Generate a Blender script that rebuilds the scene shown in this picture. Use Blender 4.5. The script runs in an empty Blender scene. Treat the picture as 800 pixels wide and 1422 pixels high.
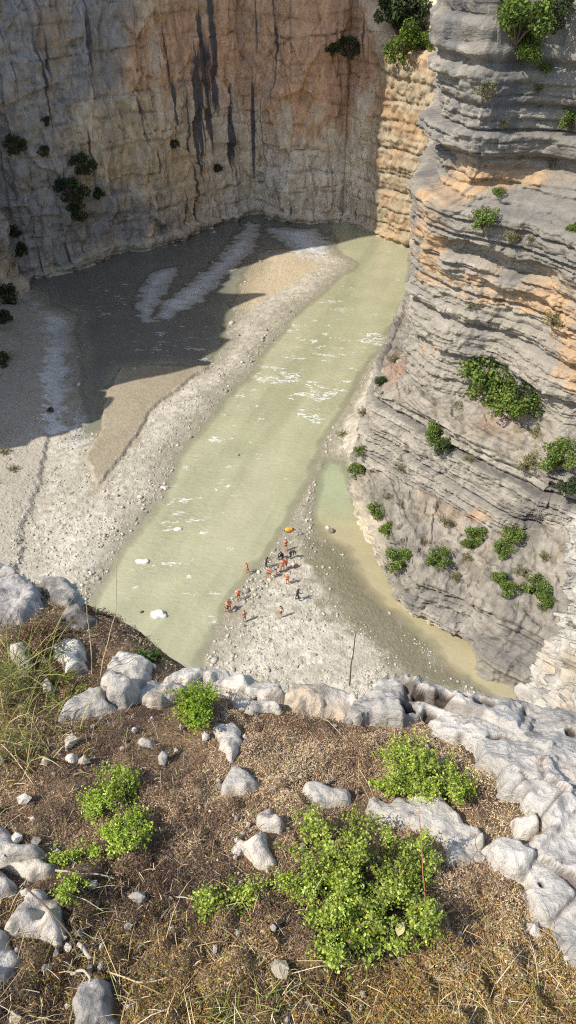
import bpy, math, random
import numpy as np
from mathutils import Vector, Matrix

random.seed(7)
RNG = np.random.default_rng(7)
SC = bpy.context.scene
COL = SC.collection

# ------------------------------------------------------------------ camera model
F = 1027.0                      # focal length in photo pixels (800 x 1422)
PITCH = math.radians(40.0)
CAMZ = 60.0
CP, SP = math.cos(PITCH), math.sin(PITCH)

def ray(px, py):
    u = (np.asarray(px, float) - 400.0) / F
    v = (np.asarray(py, float) - 711.0) / F
    return u, CP - v * SP, -SP - v * CP           # direction with depth 1

def at_z(px, py, z):
    dx, dy, dz = ray(px, py)
    t = (z - CAMZ) / dz
    return np.stack([dx * t, dy * t, CAMZ + dz * t], -1)

def project(P):
    x, y, w = P[..., 0], P[..., 1], CAMZ - P[..., 2]
    d = np.maximum(y * CP + w * SP, 0.05)
    return 400 + F * x / d, 711 + F * (w * CP - y * SP) / d, d

# ------------------------------------------------------------------ noise
def _h(ix, iy, iz, seed):
    n = (ix.astype(np.int64) * 374761393 + iy.astype(np.int64) * 668265263
         + iz.astype(np.int64) * 2147483647 + seed * 974634777) & 0xFFFFFFFF
    n = ((n ^ (n >> 13)) * 1274126177) & 0xFFFFFFFF
    n = ((n ^ (n >> 16)) * 2246822519) & 0xFFFFFFFF
    return ((n ^ (n >> 15)) & 0xFFFFFF) / float(0xFFFFFF)

def vnoise(P, seed=0):
    i = np.floor(P); f = P - i
    f = f * f * f * (f * (f * 6 - 15) + 10)
    ix, iy, iz = i[..., 0], i[..., 1], i[..., 2]
    out = 0
    for a in (0, 1):
        wx = f[..., 0] if a else 1 - f[..., 0]
        for b in (0, 1):
            wy = f[..., 1] if b else 1 - f[..., 1]
            for c in (0, 1):
                wz = f[..., 2] if c else 1 - f[..., 2]
                out = out + wx * wy * wz * _h(ix + a, iy + b, iz + c, seed)
    return out * 2 - 1

def fbm(P, scale=1.0, octaves=4, seed=0, gain=0.5):
    sc = np.asarray(scale, float)
    Q = P * sc
    s, amp, tot = 0, 1.0, 0
    for o in range(octaves):
        s = s + amp * vnoise(Q + 17.3 * o, seed + o); tot += amp
        Q = Q * 2.03; amp *= gain
    return s / tot * 1.6

def worley(P, scale, seed=0):
    Q = P * np.asarray(scale, float)
    i = np.floor(Q)
    f1 = np.full(Q.shape[:-1], 9.0); f2 = f1.copy(); idv = np.zeros_like(f1)
    for a in (-1, 0, 1):
        for b in (-1, 0, 1):
            for c in (-1, 0, 1):
                cx, cy, cz = i[..., 0] + a, i[..., 1] + b, i[..., 2] + c
                r1 = _h(cx, cy, cz, seed)
                d = np.sqrt((cx + r1 - Q[..., 0]) ** 2 + (cy + _h(cx, cy, cz, seed + 1) - Q[..., 1]) ** 2
                            + (cz + _h(cx, cy, cz, seed + 2) - Q[..., 2]) ** 2)
                near = d < f1
                f2 = np.where(near, f1, np.minimum(f2, d))
                idv = np.where(near, r1, idv); f1 = np.where(near, d, f1)
    return f1, f2, idv

def facets(P, scale, seed=0, tilt=0.5):
    """broken-rock relief: every cell is a plane of its own tilt and height"""
    Q = P * np.asarray(scale, float); i = np.floor(Q)
    f1 = np.full(Q.shape[:-1], 9.0); f2 = f1.copy(); out = np.zeros_like(f1)
    for a in (-1, 0, 1):
        for b in (-1, 0, 1):
            for c in ((-1, 0, 1) if np.ptp(Q[..., 2]) > 1e-6 else (0,)):
                cx, cy, cz = i[..., 0] + a, i[..., 1] + b, i[..., 2] + c
                dx = cx + _h(cx, cy, cz, seed) - Q[..., 0]; dy = cy + _h(cx, cy, cz, seed + 1) - Q[..., 1]
                dz = (cz + _h(cx, cy, cz, seed + 2) - Q[..., 2]) if np.ptp(Q[..., 2]) > 1e-6 else 0 * dx
                d = dx * dx + dy * dy + dz * dz
                near = d < f1
                pl = (_h(cx, cy, cz, seed + 3) - 0.5) + tilt * 2 * ((_h(cx, cy, cz, seed + 4) - 0.5) * dx + (_h(cx, cy, cz, seed + 5) - 0.5) * dy + (_h(cx, cy, cz, seed + 6) - 0.5) * dz)
                f2 = np.where(near, f1, np.minimum(f2, d)); out = np.where(near, pl, out); f1 = np.where(near, d, f1)
    return out, np.sqrt(f2) - np.sqrt(f1)

def blocks(zz, u, thick, width, seed):
    """beds broken into blocks: random set-back per block, and the joints between them"""
    w = zz / thick; i = np.floor(w); f = w - i
    zero = np.zeros_like(i)
    uu = u / (width * (0.6 + 0.8 * _h(i, zero, zero, seed + 1))) + 9 * _h(i, zero, zero, seed + 2)
    j = np.floor(uu); g = uu - j
    r = _h(i, j, zero, seed)
    joint = np.maximum(np.exp(-(np.minimum(f, 1 - f) * thick / 0.07) ** 2), 0.7 * np.exp(-(np.minimum(g, 1 - g) * width / 0.07) ** 2))
    return r - 0.5, joint

def sstep(a, b, x):
    t = np.clip((x - a) / (b - a), 0, 1)
    return t * t * (3 - 2 * t)

def layers(z, thick, seed, soft=0.18):
    """random step per rock bed, with a groove at each bedding plane"""
    w = z / thick
    w = w + 0.32 * vnoise(np.stack([w * 0.7, w * 0 + seed, w * 0], -1), seed)
    i = np.floor(w); f = w - i
    zero = np.zeros_like(i)
    r0, r1 = _h(i, zero, zero, seed), _h(i + 1, zero, zero, seed)
    step = r0 + (r1 - r0) * sstep(1 - soft, 1, f)
    edge = np.minimum(f, 1 - f)
    groove = np.exp(-(edge / 0.07) ** 2) * (0.4 + 0.6 * r0)
    return step - 0.5, groove

def sdf(x, y, poly):
    """signed distance to polygon, positive inside"""
    poly = np.asarray(poly, float)[:, :2]
    d = np.full(x.shape, 1e9); ins = np.zeros(x.shape, bool)
    n = len(poly)
    for k in range(n):
        ax, ay = poly[k]; bx, by = poly[(k + 1) % n]
        ex, ey = bx - ax, by - ay
        t = np.clip(((x - ax) * ex + (y - ay) * ey) / (ex * ex + ey * ey + 1e-12), 0, 1)
        d = np.minimum(d, (x - ax - ex * t) ** 2 + (y - ay - ey * t) ** 2)
        c = ((ay > y) != (by > y)) & (x < (bx - ax) * (y - ay) / (by - ay + 1e-12) + ax)
        ins ^= c
    d = np.sqrt(d)
    return np.where(ins, d, -d)

def lin(r, g, b):
    c = np.array([r, g, b], float) / 255.0
    return np.where(c <= 0.04045, c / 12.92, ((c + 0.055) / 1.055) ** 2.4)

def mixc(c, col, m):
    return c * (1 - m[..., None]) + np.asarray(col) * m[..., None]

# ------------------------------------------------------------------ mesh helpers
def tag(o, label=None, cat=None, group=None, kind=None):
    if label: o['label'] = label
    if cat: o['category'] = cat
    if group: o['group'] = group
    if kind: o['kind'] = kind
    return o

def build(name, V, Fq, mat, parent=None, col=None, extra=None, smooth=True, origin=None):
    V = np.asarray(V, np.float32).reshape(-1, 3)
    if origin is not None: V = V - np.asarray(origin, np.float32)
    Fq = np.asarray(Fq, np.int32)
    me = bpy.data.meshes.new(name)
    k = Fq.shape[1]
    me.vertices.add(len(V)); me.vertices.foreach_set('co', V.ravel())
    me.loops.add(Fq.size); me.loops.foreach_set('vertex_index', Fq.ravel())
    me.polygons.add(len(Fq)); me.polygons.foreach_set('loop_start', np.arange(0, Fq.size, k, dtype=np.int32))
    me.polygons.foreach_set('use_smooth', np.full(len(Fq), smooth, bool))
    me.update(calc_edges=True)
    if col is not None:
        a = me.color_attributes.new('Col', 'FLOAT_COLOR', 'POINT')
        c = np.ones((len(V), 4), np.float32); c[:, :3] = np.asarray(col, np.float32).reshape(-1, 3)
        a.data.foreach_set('color', c.ravel())
    for nm, arr in (extra or {}).items():
        a = me.attributes.new(nm, 'FLOAT', 'POINT')
        a.data.foreach_set('value', np.asarray(arr, np.float32).ravel())
    me.materials.append(mat)
    o = bpy.data.objects.new(name, me); COL.objects.link(o)
    if origin is not None and parent is None: o.location = origin
    if parent is not None: o.parent = parent
    return o

def grid_faces(h, w, flip=False, mask=None):
    a = np.arange(h * w).reshape(h, w)
    q = np.stack([a[:-1, :-1], a[:-1, 1:], a[1:, 1:], a[1:, :-1]], -1)
    if mask is not None: q = q[mask]
    q = q.reshape(-1, 4)
    return q[:, ::-1] if flip else q

def empty(name, loc, label, cat, group=None, rz=0.0):
    o = bpy.data.objects.new(name, None); COL.objects.link(o)
    o.empty_display_size = 0.1
    o.location = [float(v) for v in loc]; o.rotation_euler = (0, 0, rz)
    return tag(o, label, cat, group)

def tubes(paths, radii, sides=5):
    """many tapered tubes as one vertex/face set; paths: list of (n,3)"""
    V, Q = [], []; base = 0
    ang = np.linspace(0, 2 * np.pi, sides, endpoint=False)
    for p, r in zip(paths, radii):
        p = np.asarray(p, float); n = len(p)
        r = np.broadcast_to(np.asarray(r, float), (n,))
        t = np.gradient(p, axis=0); t /= np.linalg.norm(t, axis=1, keepdims=True) + 1e-9
        ref = np.array([0.31, 0.17, 0.93]); ref = np.where(np.abs(t @ ref)[:, None] > 0.95, np.array([1.0, 0, 0]), ref)
        a = np.cross(t, ref); a /= np.linalg.norm(a, axis=1, keepdims=True) + 1e-9
        b = np.cross(t, a)
        ring = p[:, None, :] + r[:, None, None] * (np.cos(ang)[None, :, None] * a[:, None] + np.sin(ang)[None, :, None] * b[:, None])
        V.append(ring.reshape(-1, 3))
        ids = base + np.arange(n * sides).reshape(n, sides); nx = np.roll(ids, -1, 1)
        Q.append(np.stack([ids[:-1], nx[:-1], nx[1:], ids[1:]], -1).reshape(-1, 4))
        tip = base + (n - 1) * sides
        for k in range(1, sides - 2, 2):
            Q.append(np.array([[tip, tip + k, tip + k + 1, tip + min(k + 2, sides - 1)]]))
        base += n * sides
    return np.concatenate(V), np.concatenate(Q)

def unit(v): return v / (np.linalg.norm(v, axis=-1, keepdims=True) + 1e-9)

def leaf_quads(C, N, size, aspect, rng, fold=0.25):
    """folded diamond leaves at C with normals near N"""
    n = len(C)
    t = unit(np.cross(N, rng.normal(size=(n, 3)))); b = np.cross(N, t)
    L = np.asarray(size)[:, None] if np.ndim(size) else size
    p0 = C - t * L * 0.5; p2 = C + t * L * 0.5
    p1 = C + b * L * aspect * 0.5 + N * L * fold * 0.5; p3 = C - b * L * aspect * 0.5 + N * L * fold * 0.5
    V = np.stack([p0, p1, p2, p3], 1).reshape(-1, 3)
    return V, np.arange(4 * n).reshape(n, 4)

# ------------------------------------------------------------------ materials
def newmat(name):
    m = bpy.data.materials.new(name); m.use_nodes = True
    nt = m.node_tree
    return m, nt, nt.nodes['Principled BSDF'], nt.nodes['Material Output']

def nd(nt, t, **kw):
    n = nt.nodes.new(t)
    for k, v in kw.items():
        if hasattr(n, k): setattr(n, k, v)
        else: n.inputs[k.replace('_', ' ')].default_value = v
    return n

def noise_node(nt, co, scale, detail=6, rough=0.6):
    n = nd(nt, 'ShaderNodeTexNoise'); n.inputs['Scale'].default_value = scale
    n.inputs['Detail'].default_value = detail; n.inputs['Roughness'].default_value = rough
    nt.links.new(co, n.inputs['Vector']); return n

def rock_mat(name, fine, mottle=0.35, bump=0.6, dist=0.05, rough=0.92, stretch=(1, 1, 1), pores=0.0):
    m, nt, bs, out = newmat(name); L = nt.links.new
    tc = nd(nt, 'ShaderNodeTexCoord'); mp = nd(nt, 'ShaderNodeMapping'); mp.inputs['Scale'].default_value = stretch
    L(tc.outputs['Object'], mp.inputs['Vector']); co = mp.outputs['Vector']
    at = nd(nt, 'ShaderNodeAttribute', attribute_name='Col')
    n1 = noise_node(nt, co, fine, 8, 0.65); n2 = noise_node(nt, co, fine * 6, 5, 0.7)
    mr = nd(nt, 'ShaderNodeMapRange'); mr.inputs['From Min'].default_value = 0.3; mr.inputs['From Max'].default_value = 0.7
    mr.inputs['To Min'].default_value = 1 - mottle; mr.inputs['To Max'].default_value = 1 + mottle * 0.8
    add = nd(nt, 'ShaderNodeMath', operation='ADD'); L(n1.outputs['Fac'], add.inputs[0]); L(n2.outputs['Fac'], add.inputs[1])
    half = nd(nt, 'ShaderNodeMath', operation='MULTIPLY'); half.inputs[1].default_value = 0.5; L(add.outputs[0], half.inputs[0])
    L(half.outputs[0], mr.inputs['Value'])
    mul = nd(nt, 'ShaderNodeVectorMath', operation='SCALE'); L(at.outputs['Color'], mul.inputs[0]); L(mr.outputs['Result'], mul.inputs['Scale'])
    L(mul.outputs[0], bs.inputs['Base Color'])
    hgt = half.outputs[0]
    if pores > 0:
        vo = nd(nt, 'ShaderNodeTexVoronoi'); vo.inputs['Scale'].default_value = fine * 2.2; L(co, vo.inputs['Vector'])
        ms = nd(nt, 'ShaderNodeMath', operation='MULTIPLY'); ms.inputs[1].default_value = pores; L(vo.outputs['Distance'], ms.inputs[0])
        a2 = nd(nt, 'ShaderNodeMath', operation='ADD'); L(hgt, a2.inputs[0]); L(ms.outputs[0], a2.inputs[1]); hgt = a2.outputs[0]
    bp = nd(nt, 'ShaderNodeBump'); bp.inputs['Strength'].default_value = bump; bp.inputs['Distance'].default_value = dist
    L(hgt, bp.inputs['Height']); L(bp.outputs['Normal'], bs.inputs['Normal'])
    bs.inputs['Roughness'].default_value = rough; bs.inputs['Specular IOR Level'].default_value = 0.25
    return m

def leaf_mat(name, trans=0.35, rough=0.55):
    m, nt, bs, out = newmat(name); L = nt.links.new
    at = nd(nt, 'ShaderNodeAttribute', attribute_name='Col')
    L(at.outputs['Color'], bs.inputs['Base Color']); bs.inputs['Roughness'].default_value = rough
    bs.inputs['Specular IOR Level'].default_value = 0.3
    tr = nd(nt, 'ShaderNodeBsdfTranslucent'); L(at.outputs['Color'], tr.inputs['Color'])
    mx = nd(nt, 'ShaderNodeMixShader'); mx.inputs['Fac'].default_value = trans
    L(bs.outputs[0], mx.inputs[1]); L(tr.outputs[0], mx.inputs[2]); L(mx.outputs[0], out.inputs['Surface'])
    return m

def plain_mat(name, rgb, rough=0.7, vary=0.25, scale=20):
    m, nt, bs, out = newmat(name); L = nt.links.new
    tc = nd(nt, 'ShaderNodeTexCoord'); n = noise_node(nt, tc.outputs['Object'], scale)
    mr = nd(nt, 'ShaderNodeMapRange'); mr.inputs['To Min'].default_value = 1 - vary; mr.inputs['To Max'].default_value = 1 + vary
    L(n.outputs['Fac'], mr.inputs['Value'])
    mul = nd(nt, 'ShaderNodeVectorMath', operation='SCALE'); mul.inputs[0].default_value = rgb; L(mr.outputs['Result'], mul.inputs['Scale'])
    L(mul.outputs[0], bs.inputs['Base Color']); bs.inputs['Roughness'].default_value = rough
    return m

M_WALL = rock_mat('canyon_limestone', 0.55, 0.38, 0.7, 0.35, stretch=(1, 1, 0.45))
M_PILLAR = rock_mat('bedded_limestone', 0.9, 0.34, 0.75, 0.25, stretch=(1, 1, 2.0), pores=0.35)
M_NEAR = rock_mat('weathered_limestone', 22.0, 0.28, 0.8, 0.02, pores=0.4)
M_SPUR = rock_mat('pale_limestone', 2.2, 0.25, 0.8, 0.10, pores=0.3)
M_BED = rock_mat('river_gravel', 1.6, 0.30, 0.85, 0.16, pores=0.45)
M_STONE = rock_mat('river_stone', 2.5, 0.2, 0.4, 0.04)
M_SOIL = rock_mat('dry_soil', 30.0, 0.35, 0.8, 0.01)
M_LEAF = leaf_mat('green_leaf'); M_DRY = leaf_mat('dead_leaf', 0.15, 0.85)
M_BARK = plain_mat('bark', tuple(lin(92, 76, 60)), 0.9)
M_STRAW = plain_mat('straw', tuple(lin(196, 172, 128)), 0.8)
M_DEADWOOD = plain_mat('bleached_wood', tuple(lin(172, 160, 142)), 0.85)

# ================================================================== CANYON FLOOR
def W(pts, z=0.0): return np.array([at_z(a, b, z)[:2] for a, b in pts])

RIVER = W([(455, 300), (600, 340), (578, 345), (570, 400), (556, 448), (535, 478), (512, 505), (500, 535), (470, 578), (448, 625),
           (425, 680), (395, 738), (360, 790), (335, 830), (308, 880), (288, 930), (270, 1010), (60, 1010), (100, 850), (140, 806),
           (165, 770), (190, 732), (225, 690), (240, 650), (265, 608), (302, 566), (342, 520), (372, 480), (402, 440), (455, 398),
           (493, 366), (462, 346)])
BACK = W([(10, 400), (0, 330), (340, 285), (460, 290), (462, 346), (400, 345), (362, 352), (334, 396), (322, 440), (312, 480), (300, 500), (290, 512), (230, 508), (168, 514), (150, 560), (143, 596), (118, 602), (104, 540), (112, 490), (100, 455), (108, 440), (75, 425), (60, 405)])
POOL = W([(452, 636), (470, 640), (480, 640), (500, 700), (560, 780), (700, 800), (800, 900), (800, 1000), (690, 975), (610, 930), (572, 880), (522, 850),
          (494, 800), (478, 768), (448, 752), (430, 742), (437, 700), (446, 655)])
BARS = [W([(192, 440), (190, 405), (215, 376), (246, 370), (228, 405), (204, 447)]),
        W([(205, 447), (235, 415), (290, 375), (325, 335), (345, 308), (358, 312), (352, 350), (318, 375), (280, 420), (235, 440)]),
        W([(372, 318), (440, 318), (462, 340), (445, 356), (410, 352), (385, 330)])]
SILT = W([(165, 508), (296, 508), (240, 553), (212, 572), (185, 620), (152, 670), (132, 690), (120, 640), (140, 595), (150, 550)])
SANDLIT = W([(330, 362), (400, 352), (450, 372), (400, 400), (340, 440), (320, 420)])
BANK = W([(-300, 430), (40, 425), (75, 470), (66, 640), (50, 700), (36, 760), (30, 800), (-300, 900)])
WETSAND = W([(436, 735), (450, 745), (500, 775), (520, 830), (580, 885), (640, 945), (640, 1010), (560, 950), (500, 885), (450, 850), (432, 790), (420, 750)])
TALUS = W([(505, 535), (535, 480), (560, 470), (560, 700), (505, 690), (482, 640), (470, 600)])
STREAK = W([(70, 440), (98, 450), (90, 520), (88, 600), (66, 606), (64, 520)])
STREAK2 = W([(104, 570), (122, 560), (118, 620), (98, 620)])

def floor_fields(x, y):
    P = np.stack([x, y, np.zeros_like(x)], -1)
    wob = 0.9 * fbm(P, 0.18, 4, 11) + 0.3 * fbm(P, 0.9, 3, 12)
    ww = np.maximum(sdf(x, y, RIVER), np.maximum(sdf(x, y, BACK), sdf(x, y, POOL)))
    jag = 1.1 * fbm(P, (0.5, 0.9, 1), 4, 17)
    for b in BARS: ww = np.minimum(ww, -sdf(x, y, b) + 0.3 * wob + jag)
    land = -ww + wob * 0.8
    h = np.clip(land * 0.10, -0.9, 0.42)
    h = h + 0.10 * fbm(P, 0.25, 4, 21) * sstep(-1, 3, land)
    s_silt = sdf(x, y, SILT) + 0.5 * wob
    h = h + 0.38 * sstep(0.0, 0.45, s_silt)
    s_bank = sdf(x, y, BANK) + 0.9 * wob
    h = h + 0.38 * sstep(0.0, 0.7, s_bank) + np.clip(s_bank * 0.05, 0, 2)
    s_tal = sdf(x, y, TALUS) + 0.6 * wob
    h = h + np.clip(s_tal * 0.55, 0, 3.5)
    s_bar = np.full(x.shape, -9.0)
    for b in BARS: s_bar = np.maximum(s_bar, sdf(x, y, b) + 0.4 * wob - jag)
    s_strk = np.maximum(sdf(x, y, STREAK), sdf(x, y, STREAK2)) + 0.6 * wob + 1.3 * jag
    smooth_m = np.clip(sstep(-.2, .6, s_silt) + sstep(0, 1.5, sdf(x, y, WETSAND) + wob), 0, 1)
    rough_m = (1 - smooth_m) * sstep(-0.6, 0.6, land)
    f1, f2, idv = worley(P, (1.6, 1.6, 1), 31)
    g1, g2, gid = worley(P + 5, (3.6, 3.6, 1), 35)
    clump = sstep(-0.3, 0.6, fbm(P, 0.35, 3, 44))
    cob = (np.clip(0.55 - f1, 0, 1) * 0.42 * idv * (0.35 + clump) + np.clip(0.5 - g1, 0, 1) * 0.16)
    h = h + rough_m * cob
    return P, land, h, s_silt, s_bank, s_tal, s_bar, s_strk, smooth_m, rough_m, idv, clump

def make_floor():
    pxs = np.concatenate([np.linspace(-900, -60, 40, endpoint=False), np.arange(-60, 860, 1.45), np.linspace(860, 1700, 40)])
    pys = np.concatenate([np.arange(262, 985, 1.15), np.linspace(986, 1500, 50)])
    PX, PY = np.meshgrid(pxs, pys)
    p = at_z(PX, PY, 0.0); x, y = p[..., 0], p[..., 1]
    P, land, h, s_silt, s_bank, s_tal, s_bar, s_strk, smooth_m, rough_m, idv, clump = floor_fields(x, y)
    n1 = fbm(P, 0.12, 4, 51); n2 = fbm(P, 0.9, 4, 55)
    c = np.empty(x.shape + (3,)); c[:] = lin(174, 166, 148)
    c = mixc(c, lin(190, 182, 164), sstep(-0.1, 0.7, n1) * 0.8)
    c = mixc(c, lin(150, 140, 120), sstep(0.0, 0.8, n2) * 0.35 * rough_m)
    c = mixc(c, lin(132, 124, 108), sstep(0.62, 0.98, idv) * 0.4 * rough_m)
    c = mixc(c, lin(214, 207, 192), sstep(0.35, 0.05, idv) * 0.4 * rough_m)
    c = mixc(c, lin(150, 139, 117), sstep(-1.0, 0.9, s_silt + n2 * 0.7))
    c = mixc(c, lin(182, 166, 138), sstep(0, 1.2, sdf(x, y, SANDLIT) + n1))
    c = mixc(c, lin(126, 118, 94), sstep(-1.5, 1.5, sdf(x, y, WETSAND) + n2 * 1.5) * 0.9)
    c = mixc(c, lin(166, 157, 140), sstep(-1, 1.5, s_bank + n2) * 0.8)
    c = mixc(c, lin(124, 110, 82), sstep(0.0, 0.6, fbm(P, 0.3, 4, 66)) * sstep(2, 10, s_bank) * 0.7)
    c = mixc(c, lin(92, 98, 56), sstep(0.25, 0.6, fbm(P, 0.45, 4, 67)) * sstep(6, 14, s_bank) * 0.7)
    c = mixc(c, lin(206, 208, 206), sstep(-0.3, 0.5, s_bar) * 0.85)
    c = mixc(c, lin(208, 208, 202), sstep(-0.5, 0.4, s_strk) * 0.8)
    c = mixc(c, lin(150, 132, 104), sstep(0, 1.5, s_tal) * 0.5 * sstep(-0.2, 0.5, n2))
    c = mixc(c, lin(112, 106, 84), sstep(0.45, 0.0, h - 0.02) * sstep(-6, 0.5, land) * 0.55)      # damp fringe at the waterline
    P[..., 2] = h
    o = build('riverbed', P, grid_faces(*x.shape, flip=True), M_BED, col=c)
    tag(o, 'pale cobble and silt bed of the canyon floor', 'riverbed', kind='structure')
    return o

make_floor()

# ------------------------------------------------------------------ water
def make_water():
    m, nt, bs, out = newmat('silty_water'); L = nt.links.new
    at = nd(nt, 'ShaderNodeAttribute', attribute_name='Col'); dp = nd(nt, 'ShaderNodeAttribute', attribute_name='depth')
    rp = nd(nt, 'ShaderNodeAttribute', attribute_name='rapid')
    tc = nd(nt, 'ShaderNodeTexCoord'); mp = nd(nt, 'ShaderNodeMapping')
    mp.inputs['Rotation'].default_value = (0, 0, math.radians(19)); mp.inputs['Scale'].default_value = (0.5, 0.95, 1)
    L(tc.outputs['Object'], mp.inputs['Vector'])
    def mth(op, x, y=None, z=None):
        n = nd(nt, 'ShaderNodeMath', operation=op)
        for k, v in enumerate((x, y, z)):
            if v is None: continue
            if isinstance(v, (int, float)): n.inputs[k].default_value = v
            else: L(v, n.inputs[k])
        return n.outputs[0]
    fo = noise_node(nt, mp.outputs['Vector'], 1.15, 5, 0.62); fo.inputs['Distortion'].default_value = 0.6
    fk = noise_node(nt, mp.outputs['Vector'], 0.55, 4, 0.65)
    ridge = mth('SUBTRACT', 1.0, mth('MULTIPLY', mth('ABSOLUTE', mth('SUBTRACT', fo.outputs['Fac'], 0.5)), 15.0))
    mk = nd(nt, 'ShaderNodeMapRange'); mk.interpolation_type = 'SMOOTHSTEP'
    mk.inputs['From Min'].default_value = 0.62; mk.inputs['From Max'].default_value = 0.76
    L(mth('MULTIPLY_ADD', rp.outputs['Fac'], 0.24, fk.outputs['Fac']), mk.inputs['Value'])
    fm = nd(nt, 'ShaderNodeMapRange'); fm.interpolation_type = 'SMOOTHSTEP'
    fm.inputs['From Min'].default_value = 0.25; fm.inputs['From Max'].default_value = 0.75
    L(mth('MULTIPLY', mth('MAXIMUM', ridge, 0.0), mk.outputs['Result']), fm.inputs['Value'])
    tint = noise_node(nt, tc.outputs['Object'], 0.15, 5, 0.6)
    tm = nd(nt, 'ShaderNodeMapRange'); tm.inputs['From Min'].default_value = 0.3; tm.inputs['From Max'].default_value = 0.7
    tm.inputs['To Min'].default_value = 0.9; tm.inputs['To Max'].default_value = 1.1; L(tint.outputs['Fac'], tm.inputs['Value'])
    sc_ = nd(nt, 'ShaderNodeVectorMath', operation='SCALE'); L(at.outputs['Color'], sc_.inputs[0]); L(tm.outputs['Result'], sc_.inputs['Scale'])
    mx = nd(nt, 'ShaderNodeMix', data_type='RGBA'); L(fm.outputs['Result'], mx.inputs[0]); L(sc_.outputs[0], mx.inputs[6])
    mx.inputs[7].default_value = (0.62, 0.63, 0.58, 1); L(mx.outputs[2], bs.inputs['Base Color'])
    rr = nd(nt, 'ShaderNodeMath', operation='MULTIPLY_ADD'); L(fm.outputs['Result'], rr.inputs[0]); rr.inputs[1].default_value = 0.5; rr.inputs[2].default_value = 0.16
    L(rr.outputs[0], bs.inputs['Roughness']); bs.inputs['IOR'].default_value = 1.33
    w1 = noise_node(nt, mp.outputs['Vector'], 1.9, 6, 0.7); bp = nd(nt, 'ShaderNodeBump'); bp.inputs['Distance'].default_value = 0.2
    st = nd(nt, 'ShaderNodeMath', operation='MULTIPLY_ADD'); L(rp.outputs['Fac'], st.inputs[0]); st.inputs[1].default_value = 0.8; st.inputs[2].default_value = 0.5
    L(st.outputs[0], bp.inputs['Strength']); L(w1.outputs['Fac'], bp.inputs['Height']); L(bp.outputs['Normal'], bs.inputs['Normal'])
    tr = nd(nt, 'ShaderNodeBsdfTransparent'); ms = nd(nt, 'ShaderNodeMixShader')
    al = nd(nt, 'ShaderNodeMapRange'); al.inputs['From Min'].default_value = 0.0; al.inputs['From Max'].default_value = 0.14
    al.inputs['To Min'].default_value = 0.15; L(dp.outputs['Fac'], al.inputs['Value'])
    L(al.outputs['Result'], ms.inputs['Fac']); L(tr.outputs[0], ms.inputs[1]); L(bs.outputs[0], ms.inputs[2]); L(ms.outputs[0], out.inputs['Surface'])
    pxs = np.concatenate([np.linspace(-500, -40, 20, endpoint=False), np.arange(-40, 840, 3.0), np.linspace(840, 1300, 20)])
    pys = np.concatenate([np.arange(268, 985, 2.4), np.linspace(986, 1300, 15)])
    PX, PY = np.meshgrid(pxs, pys)
    p = at_z(PX, PY, 0.0); x, y = p[..., 0], p[..., 1]
    P, land, h = floor_fields(x, y)[:3]
    c = np.empty(x.shape + (3,)); c[:] = lin(160, 158, 128)
    n1 = fbm(np.stack([x * .95 - y * .32, x * .32 + y * .95, x * 0], -1), (0.35, 0.045, 1), 5, 71, .62)
    c = mixc(c, lin(170, 166, 138), sstep(-0.1, 0.7, n1) * 0.5); c = mixc(c, lin(138, 138, 110), sstep(0.0, 0.7, -n1) * 0.4)
    pool = sdf(x, y, POOL)
    pc = np.empty_like(c); pc[:] = lin(160, 150, 118)
    pc = mixc(pc, lin(150, 155, 124), sstep(745, 690, PY))
    c = np.where((pool > -1)[..., None], pc, c)
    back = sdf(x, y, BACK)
    c = mixc(c, lin(112, 110, 100), sstep(-3, 4, back))  # back water darkened and greyed to match the cliff's shade over it
    rap = np.zeros(x.shape)
    for cx, cy, rx, ry, s in ((385, 525, 45, 16, .9), (450, 545, 45, 22, .8), (520, 470, 25, 14, 1.0), (430, 575, 25, 14, .8), (440, 480, 60, 40, .5),
                              (300, 640, 50, 60, .28), (250, 720, 45, 45, .48), (240, 780, 40, 30, .45), (300, 850, 40, 40, .25), (470, 420, 50, 30, .35),
                              (200, 790, 20, 20, .6), (340, 560, 30, 30, .4), (90, 470, 30, 40, .6), (300, 330, 70, 25, .5), (240, 480, 90, 40, .5), (150, 420, 90, 30, .5), (340, 400, 40, 40, .45), (240, 800, 30, 40, .35)):
        rap = np.maximum(rap, s * np.exp(-((PX - cx) / rx) ** 2 - ((PY - cy) / ry) ** 2))
    rap = np.where(pool > -1, 0, rap); rap = rap + np.where((sdf(x, y, RIVER) > 0) & (pool < -1), 0.14, 0)
    P[..., 2] = 0.0
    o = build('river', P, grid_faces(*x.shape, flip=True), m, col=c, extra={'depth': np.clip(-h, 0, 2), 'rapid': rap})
    tag(o, 'silty green river running over riffles through the canyon', 'river', kind='structure')

make_water()

# ================================================================== CLIFFS
def catmull(ctrl, t):
    """ctrl (n,...) sampled at float positions t"""
    n = len(ctrl); i = np.clip(np.floor(t).astype(int), 0, n - 2); f = (t - i)
    g = lambda k: ctrl[np.clip(k, 0, n - 1)]
    f = f.reshape(f.shape + (1,) * (ctrl.ndim - 1))
    p0, p1, p2, p3 = g(i - 1), g(i), g(i + 1), g(i + 2)
    m1, m2 = (p2 - p0) * 0.35, (p3 - p1) * 0.35
    f2, f3 = f * f, f * f * f
    return (2 * f3 - 3 * f2 + 1) * p1 + (f3 - 2 * f2 + f) * m1 + (-2 * f3 + 3 * f2) * p2 + (f3 - f2) * m2

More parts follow.
